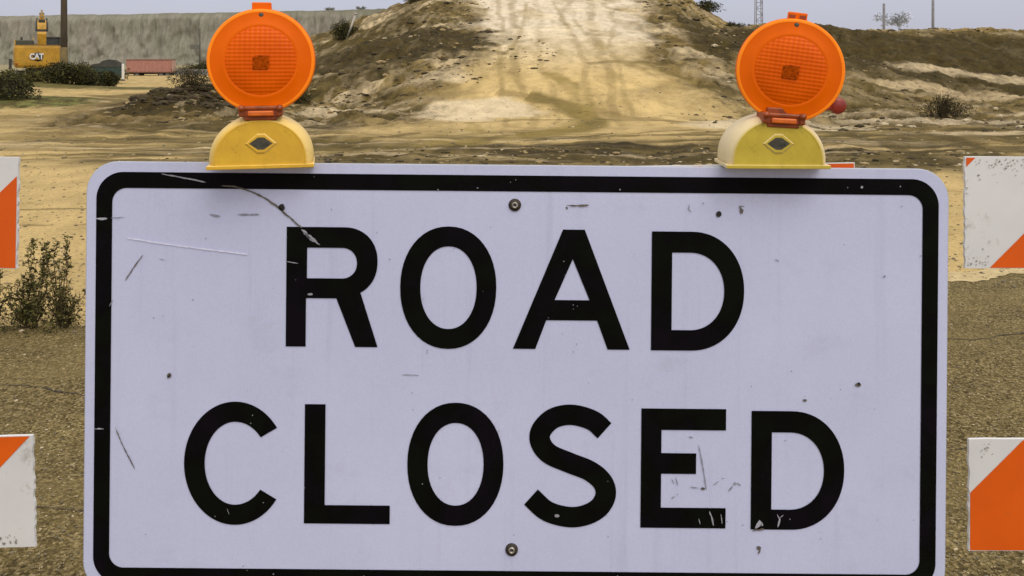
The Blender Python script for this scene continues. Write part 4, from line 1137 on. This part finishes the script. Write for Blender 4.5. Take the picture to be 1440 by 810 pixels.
spot(783, 724, 2.4, 4, 1.5); spot(437, 413, 1.6, 4, 2.5); spot(1211, 263, 1.8, 4); spot(1265, 262, 1.0, 4)
scratch([(404, 367), (420, 370)], 1, 4, .6); scratch([(320, 714), (323, 722)], 1, 4)
for k_ in range(90):
    spot(rs.uniform(160, 1295), rs.uniform(262, 795), rs.uniform(.35, 1.0), 3)
for k_ in range(16):
    e_ = rs.random(); x_ = rs.uniform(160, 1290)
    spot(x_, (rs.uniform(243, 262)+(x_-160)*.0098) if e_ < .5 else (rs.uniform(797, 814)+(x_-160)*.0098), rs.uniform(.4, 1.1), 3)
panel = mb.build('panel', [M_SW, M_SEDGE, M_SCR, M_SCRL, M_SCRW, simple_mat('hole_black', (.01, .008, .006), (.03, .02, .015), 300, .8), simple_mat('scuff_pale', (.76, .77, .90), (.70, .71, .86), 60, .5)], sign, fixn=False)
# border
mb = MB(); off = 14.5/795
bo = rrect(W_-2*off, H_-2*off, 38/795, 14); bi = rrect(W_-2*off-2*22.5/795, H_-2*off-2*22.5/795, 20/795, 14); n_ = len(bo)
mb.add([(x, -.0022, z) for x, z in bo]+[(x, -.0022, z) for x, z in bi], [(i, (i+1) % n_, n_+(i+1) % n_, n_+i) for i in range(n_)])
mb.build('border', M_SB, sign, fixn=False)

# letters (photo pixel outlines)
def ell_pts(cx, cy, rx, ry, a0=0, a1=360, n=48, p=2.0):
    out = []
    for i in range(n+(0 if a1-a0 == 360 else 1)):
        a = R(a0+(a1-a0)*i/n); c, s = math.cos(a), math.sin(a)
        out.append((cx+rx*math.copysign(abs(c)**(2/p), c), cy-ry*math.copysign(abs(s)**(2/p), s)))
    return out
def dshape(x0, y0, y1, xs, xr):
    """D outline: stem left x0, straight to xs, right half-ellipse to xr"""
    cy = (y0+y1)/2
    return [(x0, y0)]+ell_pts(xs, cy, xr-xs, (y1-y0)/2, 90, -90, 36, 2.1)+[(x0, y1)]
def stroke(pts, w):
    L = []; Rr = []
    P = [Vector(p) for p in pts]
    for i, q in enumerate(P):
        d = (P[min(i+1, len(P)-1)]-P[max(i-1, 0)]).normalized(); nn = Vector((-d.y, d.x))
        L.append(tuple(q+nn*w/2)); Rr.append(tuple(q-nn*w/2))
    return L+Rr[::-1]
def letter(loops, tag=None):
    # letters were measured on the tilted sign: shear out nothing, only map by loc2
    mb = MB(); L2_ = [[loc2(*p) for p in l] for l in loops]
    mb.poly(L2_, lambda x, z: (x, -.0024, z)); o = mb.build('letter', M_SB, sign, fixn=False)
    if tag: o['label'] = tag
    return o
def tl(loops, cx, cy):   # shapes drawn upright; turn them with the sign about their centre
    out = []
    for l in loops:
        q = []
        for x, y in l:
            dx, dy = x-cx, y-cy; q.append((cx+dx*cR-dy*sR, cy+dx*sR+dy*cR))
        out.append(q)
    return out
# R
R_out = [(403, 319)]+ell_pts(484, 367.5, 47, 48.5, 90, -62, 26, 2.15)+[(532.0, 487), (500.5, 487), (473.5, 419), (431, 419), (431, 487), (403, 487)]
R_in = [(432, 348)]+ell_pts(481, 369.5, 21, 21.5, 90, -90, 18, 2.1)+[(432, 391)]
letter(tl([R_out, R_in], 467, 403))
letter(tl([ell_pts(630.5, 404, 67.5, 86, p=2.12), ell_pts(630.8, 404, 39.5, 58, p=2.12)], 630, 404))
A_out = [(791, 322.5), (821.5, 322.5), (886, 490.5), (855, 490.5), (840, 450), (768.5, 450), (753.5, 490.5), (722, 490.5)]
A_in = [(805, 364), (829, 421.5), (780, 421.5)]
letter(tl([A_out, A_in], 804, 406))
letter(tl([dshape(915.8, 325.5, 492.5, 972, 1046), dshape(944.5, 355, 463.8, 970, 1018)], 980, 409))
# C
cc = (331.0, 650.5)
def arcq(rxl, rxr, ry, a0, a1, n=64):
    out = []
    for i in range(n+1):
        a = R(a0+(a1-a0)*i/n); c, s_ = math.cos(a), math.sin(a)
        out.append((cc[0]+(rxr if c > 0 else rxl)*c, cc[1]-ry*s_))
    return out
C_out = arcq(71.5, 72, 86.5, 35.5, 324.5)+arcq(42.5, 46, 58.2, 321, 39)
letter(tl([C_out], *cc))
letter(tl([[(428.5, 568), (457.5, 568), (457.5, 709.5), (549, 709.5), (549, 735.5), (428.5, 735.5)]], 488, 652))
letter(tl([ell_pts(640.5, 652, 67.5, 86.5, p=2.12), ell_pts(640.8, 652, 39.3, 58, p=2.12)], 640, 652))
S_c = catmull([(849.5, 604.5), (832, 590), (803, 582.5), (777, 588), (760.5, 605), (760, 622), (773, 638), (801, 650), (829, 661), (847, 676), (852, 694), (843, 712), (824, 723), (800, 726), (770, 718), (747, 698.5)], 8)
letter(tl([stroke(S_c, 28.8)], 803, 654))
letter(tl([[(901, 574), (1020, 574), (1020, 604), (929.5, 604), (929.5, 636.5), (978.5, 636.5), (978.5, 665.5), (929.5, 665.5), (929.5, 713), (1020.5, 713), (1020.5, 741.5), (901, 741.5)]], 960, 657))
letter(tl([dshape(1055.8, 577.5, 744, 1112, 1186.5), dshape(1084.5, 607.5, 715.8, 1110, 1158)], 1120, 661))
# bolts with rubber washers
M_RUB = simple_mat('washer_dark', (.020, .016, .012), (.05, .035, .02), 150, .7)
for px, py in ((724, 288), (719.5, 772)):
    x, z = loc2(px, py)
    mb = MB(); mb.lathe([(.001, -.0035), (.0108, -.0035), (.0112, -.0012)], 24, M=Matrix.Translation((x, 0, z))); b = mb.build('bolt', M_RUB, sign)
    mb = MB(); mb.lathe([(.0022, -.0045), (.0035, -.0068), (.0052, -.0066), (.0060, -.0036)], 16, M=Matrix.Translation((x, 0, z))); mb.build('bolt_head', M_BOLT, b)

# ------------------------------------------------------------------ warning lights
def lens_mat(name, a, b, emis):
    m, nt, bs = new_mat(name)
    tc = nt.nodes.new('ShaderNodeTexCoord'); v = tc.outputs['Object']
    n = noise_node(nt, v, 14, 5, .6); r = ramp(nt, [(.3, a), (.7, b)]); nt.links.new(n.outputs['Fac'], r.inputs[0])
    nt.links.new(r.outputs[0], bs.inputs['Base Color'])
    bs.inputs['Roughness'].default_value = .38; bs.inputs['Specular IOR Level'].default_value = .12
    # added glow brightens the unlit plastic, standing in for its daylight fluorescence
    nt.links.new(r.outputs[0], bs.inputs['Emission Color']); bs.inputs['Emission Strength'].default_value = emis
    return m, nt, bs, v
def rib_lens(name, a, b, emis):
    m, nt, bs, v = lens_mat(name, a, b, emis)
    sp = nt.nodes.new('ShaderNodeSeparateXYZ'); nt.links.new(v, sp.inputs[0])
    def lines(sock, freq):
        mu = nt.nodes.new('ShaderNodeMath'); mu.operation = 'MULTIPLY'; mu.inputs[1].default_value = freq; nt.links.new(sock, mu.inputs[0])
        s = nt.nodes.new('ShaderNodeMath'); s.operation = 'SINE'; nt.links.new(mu.outputs[0], s.inputs[0])
        return s.outputs[0]
    h = lines(sp.outputs[2], 2*math.pi/.0068); w = lines(sp.outputs[0], 2*math.pi/.0085)
    mx = nt.nodes.new('ShaderNodeMath'); mx.operation = 'MULTIPLY_ADD'; nt.links.new(w, mx.inputs[0]); mx.inputs[1].default_value = 1.1; nt.links.new(h, mx.inputs[2])
    bp = nt.nodes.new('ShaderNodeBump'); bp.inputs['Strength'].default_value = .30; bp.inputs['Distance'].default_value = .001
    nt.links.new(mx.outputs[0], bp.inputs['Height']); nt.links.new(bp.outputs[0], bs.inputs['Normal'])
    rr = ramp(nt, [(0, (.88, .80, .7)), (.5, (1, 1, 1)), (1, (1.05, 1.10, 1.2))])
    mr = nt.nodes.new('ShaderNodeMapRange'); mr.inputs[1].default_value = -1.9; mr.inputs[2].default_value = 1.9; nt.links.new(mx.outputs[0], mr.inputs[0]); nt.links.new(mr.outputs[0], rr.inputs[0])
    src = bs.inputs['Base Color'].links[0].from_socket
    # ribs stand out in the upper part of the lens, fade lower
    mz = nt.nodes.new('ShaderNodeMapRange'); mz.inputs[1].default_value = -.03; mz.inputs[2].default_value = .035; mz.inputs[3].default_value = .15; mz.inputs[4].default_value = .85; nt.links.new(sp.outputs[2], mz.inputs[0])
    c = mixc(nt, mz.outputs[0], src, rr.outputs[0], 'MULTIPLY')
    nt.links.new(c, bs.inputs['Base Color']); nt.links.new(c, bs.inputs['Emission Color'])
    return m
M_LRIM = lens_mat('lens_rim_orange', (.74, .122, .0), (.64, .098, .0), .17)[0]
M_LIP = lens_mat('lens_lip_highlight', (.95, .26, .015), (.85, .19, .006), .24)[0]  # light caught along the lip, painted as a brighter orange
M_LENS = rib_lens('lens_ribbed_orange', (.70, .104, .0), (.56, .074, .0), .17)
M_HINGE = simple_mat('hinge_amber', (.16, .030, .005), (.36, .065, .006), 40, .4)
M_HINGEL = simple_mat('hinge_light', (.75, .16, .01), (.5, .09, .008), 60, .35)
M_BULB = simple_mat('bulb_dark_orange', (.20, .030, .0), (.50, .075, .0), 160, .5, spec=.05)  # darker orange of the bulb at the lens centre
M_PORT = simple_mat('port_black', (.035, .032, .022), (.08, .075, .05), 120, .5)
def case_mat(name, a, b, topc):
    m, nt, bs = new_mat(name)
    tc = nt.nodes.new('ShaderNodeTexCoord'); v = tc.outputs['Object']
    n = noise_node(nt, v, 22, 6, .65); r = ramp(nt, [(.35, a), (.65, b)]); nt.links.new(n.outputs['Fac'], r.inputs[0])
    # paler colour where the shell turns away from the front
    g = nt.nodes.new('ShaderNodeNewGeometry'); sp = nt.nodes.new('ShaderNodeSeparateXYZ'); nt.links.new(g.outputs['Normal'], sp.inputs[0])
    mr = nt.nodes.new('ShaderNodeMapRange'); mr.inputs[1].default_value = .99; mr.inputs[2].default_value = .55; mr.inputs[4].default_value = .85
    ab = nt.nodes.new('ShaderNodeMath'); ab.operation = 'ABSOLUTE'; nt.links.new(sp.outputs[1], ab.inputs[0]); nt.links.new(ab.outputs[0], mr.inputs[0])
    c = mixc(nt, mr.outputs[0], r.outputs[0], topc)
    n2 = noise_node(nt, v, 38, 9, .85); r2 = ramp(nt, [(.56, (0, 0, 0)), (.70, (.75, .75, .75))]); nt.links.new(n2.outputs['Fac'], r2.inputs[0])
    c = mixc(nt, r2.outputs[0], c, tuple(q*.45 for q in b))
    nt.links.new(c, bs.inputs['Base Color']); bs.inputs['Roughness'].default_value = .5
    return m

def case_outline(w, h, n=28):
    pts = [(-w/2+.004, 0), (-w/2, .004)]
    for i in range(n+1):
        a = math.pi-math.pi*i/n; c, s = math.cos(a), math.sin(a)
        pts.append((w/2*math.copysign(abs(c)**(2/2.08), c), h*.12+(h*.90)*abs(s)**(2/2.08)))
    pts += [(w/2, .004), (w/2-.004, 0)]
    return pts

def warning_light(label, x, y, z, yaw, roll, mat_case, dx=0.0, lensz=.181, knob=False, hyaw=0.0):
    t = thing('warning_light', label, 'warning light', (x, y, z), rot=(0, 0, yaw), group='orange warning lights')
    # battery case, y from -.05 to +.05
    mb = MB(); w, h = .174, .086
    rings = [(-.0490, .83, .87), (-.0500, .845, .885), (-.0485, .875, .91), (-.045, .915, .94), (-.037, .965, .975), (-.024, 1.0, 1.0), (.026, 1.0, 1.0), (.040, .97, .98), (.046, .90, .95)]
    vs = []; O = case_outline(w, h); n = len(O)
    for yy, s, sz in rings:
        vs += [(px*s, yy, .0005+pz*sz) for px, pz in O]
    fs = []
    for j in range(len(rings)-1):
        for i in range(n): fs.append((j*n+i, j*n+(i+1) % n, (j+1)*n+(i+1) % n, (j+1)*n+i))
    mb.add(vs, fs, 0, True); mb.add(vs[:n], [tuple(range(n))], 0); mb.add(vs[-n:], [tuple(range(n))[::-1]], 0)
    mb.box(-.0885, .0885, -.0515, .048, -.003, .0035, bev=.0012)
    case = mb.build('battery_case', mat_case, t)
    def hexd(a, b, y_, cut=.25):
        return [(a, y_, 0), (a*cut, y_, b), (-a*cut, y_, b), (-a, y_, 0), (-a*cut, y_, -b), (a*cut, y_, -b)]
    pz = .040
    mb = MB(); f0 = hexd(.0235, .0145, -.0512); f1 = hexd(.0265, .0172, -.0495); f2 = hexd(.0195, .0105, -.0512); 
    q = [(a, b, c+pz) for a, b, c in f1+f0+f2]
    mb.add(q, [(i, (i+1) % 6, 6+(i+1) % 6, 6+i) for i in range(6)]+[(6+i, 6+(i+1) % 6, 12+(i+1) % 6, 12+i) for i in range(6)])
    mb.build('port_rim', mat_case, case)
    mb = MB(); mb.add([(a, -.0508, c+pz) for a, b, c in hexd(.0197, .0107, 0)], [tuple(range(6))]); 
    for i in range(9):
        xx = -.012+i*.003; mb.box(xx-.0007, xx+.0007, -.0516, -.0506, pz-.006+abs(i-4)*.001, pz+.006-abs(i-4)*.001)
    mb.build('lock_port', M_PORT, case)
    # lens head
    M = Matrix.Translation((dx, -.026, lensz)) @ Matrix.Rotation(hyaw, 4, 'Z') @ Matrix.Rotation(roll, 4, 'Y') @ Matrix.Scale(.975, 4)
    MH = Matrix.Translation((dx-(.0125 if knob else 0), -.030, lensz+(.0035 if knob else 0))) @ Matrix.Rotation(roll*.4, 4, 'Y') @ Matrix.Scale(.975, 4)
    r = .0915
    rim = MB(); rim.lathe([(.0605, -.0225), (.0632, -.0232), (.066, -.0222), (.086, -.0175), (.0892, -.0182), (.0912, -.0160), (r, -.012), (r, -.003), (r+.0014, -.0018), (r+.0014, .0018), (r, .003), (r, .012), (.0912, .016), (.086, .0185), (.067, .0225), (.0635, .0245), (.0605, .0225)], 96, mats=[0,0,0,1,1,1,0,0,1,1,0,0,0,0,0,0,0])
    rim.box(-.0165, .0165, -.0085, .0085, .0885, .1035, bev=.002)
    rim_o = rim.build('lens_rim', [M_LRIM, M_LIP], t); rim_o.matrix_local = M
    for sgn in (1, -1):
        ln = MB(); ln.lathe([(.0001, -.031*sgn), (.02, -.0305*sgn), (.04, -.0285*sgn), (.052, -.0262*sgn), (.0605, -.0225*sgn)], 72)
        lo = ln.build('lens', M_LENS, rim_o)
    bb = MB(); bb.box(-.0135, .0125, -.0322, -.0300, -.0155, .0065, bev=.001); bb.box(-.0095, .0145, -.0324, -.0302, -.0115, .0095, bev=.001); bb.build('bulb', M_BULB, rim_o)
    sc = MB(); sc.lathe([(.0001, -.0195), (.0028, -.0198), (.0046, -.0185), (.0052, -.0165)], 14, M=Matrix.Translation((0, 0, .080))); sc.build('screw', M_PORT, rim_o)
    if knob:
        kb = MB()
        for xx in (-.009, .009): kb.box(xx-.0055, xx+.0055, -.0094, -.0084, .0925, .0985)
        kb.build_each('tab_slot', M_HINGE, rim_o)
    # hinge / yoke at the bottom
    hg = MB()
    hg.box(-.037, -.027, -.028, .02, -.098, -.078, bev=.003); hg.box(.027, .037, -.028, .02, -.098, -.078, bev=.003)
    hg.box(-.030, .030, -.026, -.016, -.0865, -.0790, bev=.0025); hg.box(-.028, .028, -.022, .022, -.1045, -.0970, bev=.002)
    hg.box(-.0265, .0265, -.014, .030, -.1065, -.070, bev=.002); hg.box(-.0335, .0335, -.0235, -.015, -.0985, -.0800, bev=.0015)
    for xx in (-.032, .032): hg.lathe([(.0001, -.033), (.005, -.032), (.0062, -.028)], 12, M=Matrix.Translation((xx, 0, -.083)))
    ho = hg.build('hinge_bracket', M_HINGE, t); ho.matrix_local = MH
    hl = MB(); hl.box(-.022, .022, -.0285, -.0215, -.0968, -.0875, bev=.0022); hl.build('latch', M_HINGEL, ho)
    if knob:
        kb = MB()
        kb.lathe([(.0001, -.006), (.010, -.0055), (.0142, -.003), (.0150, 0), (.0142, .003), (.0001, .006)], 28, M=Matrix.Translation((.0905, .02, -.0625)))
        kb.tube([(.083, .02, -.040), (.0895, .02, -.050)], .0022, 8); kb.tube([(.060, .012, -.068), (.080, .02, -.066)], .004, 8)
        ko = kb.build('knob', simple_mat('knob_maroon', (.20, .022, .012), (.30, .035, .018), 50, .35), t); ko.matrix_local = Matrix.Translation((dx, -.026, lensz))
    return t
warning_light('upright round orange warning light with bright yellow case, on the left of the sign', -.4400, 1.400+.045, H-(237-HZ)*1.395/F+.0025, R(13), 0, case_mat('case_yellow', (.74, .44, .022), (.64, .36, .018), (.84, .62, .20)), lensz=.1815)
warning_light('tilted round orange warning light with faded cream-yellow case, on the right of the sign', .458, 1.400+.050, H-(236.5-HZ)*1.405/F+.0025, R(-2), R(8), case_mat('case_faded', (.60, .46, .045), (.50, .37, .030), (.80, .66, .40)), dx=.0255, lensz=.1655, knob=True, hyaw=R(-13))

# ------------------------------------------------------------------ light, sky, camera
sun_el, sun_az = R(52), R(150)   # azimuth clockwise from +Y: behind the camera, to the right
d = Vector((math.sin(sun_az)*math.cos(sun_el), math.cos(sun_az)*math.cos(sun_el), math.sin(sun_el)))
sl = bpy.data.lights.new('sun', 'SUN'); sl.energy = 1.0; sl.angle = R(38); sl.color = (1, .95, .87)
so = bpy.data.objects.new('sun', sl); COL.objects.link(so); so.rotation_euler = d.to_track_quat('Z', 'Y').to_euler()

w = bpy.data.worlds.new('World'); scene.world = w; w.use_nodes = True
nt = w.node_tree; bg = nt.nodes['Background']; out = nt.nodes['World Output']
sky = nt.nodes.new('ShaderNodeTexSky'); sky.sky_type = 'NISHITA'; sky.sun_disc = False
sky.sun_elevation = sun_el; sky.sun_rotation = sun_az; sky.dust_density = 4; sky.air_density = 1; sky.altitude = 0
nt.links.new(sky.outputs[0], bg.inputs['Color']); bg.inputs['Strength'].default_value = .05
tc = nt.nodes.new('ShaderNodeTexCoord'); sp = nt.nodes.new('ShaderNodeSeparateXYZ'); nt.links.new(tc.outputs['Generated'], sp.inputs[0])
rp = ramp(nt, [(0, (.44, .44, .52)), (.03, (.455, .455, .545)), (.12, (.40, .405, .51)), (.4, (.66, .64, .64)), (1, (1.12, 1.06, .98))]); nt.links.new(sp.outputs[2], rp.inputs[0])
cn = noise_node(nt, tc.outputs['Generated'], 2.2, 5, .55, (1, 1, 4)); cr2 = ramp(nt, [(.3, (.96, .96, .97)), (.7, (1.04, 1.04, 1.03))]); nt.links.new(cn.outputs['Fac'], cr2.inputs[0])
cc_ = mixc(nt, 1, rp.outputs[0], cr2.outputs[0], 'MULTIPLY')
bg2 = nt.nodes.new('ShaderNodeBackground'); bg2.inputs['Strength'].default_value = 1; nt.links.new(cc_, bg2.inputs['Color'])
ad = nt.nodes.new('ShaderNodeAddShader'); nt.links.new(bg.outputs[0], ad.inputs[0]); nt.links.new(bg2.outputs[0], ad.inputs[1]); nt.links.new(ad.outputs[0], out.inputs['Surface'])

cam = bpy.data.cameras.new('camera'); co = bpy.data.objects.new('camera', cam); COL.objects.link(co)
cam.sensor_width = 36; cam.lens = 36*F/1440; cam.shift_y = -(405-HZ)/1440
cam.clip_start = .05; cam.clip_end = 6000
co.location = (0, 0, H); co.rotation_euler = (R(90), 0, 0)
scene.camera = co
scene.view_settings.view_transform = 'Standard'; scene.view_settings.look = 'None'; scene.view_settings.exposure = 0; scene.view_settings.gamma = 1
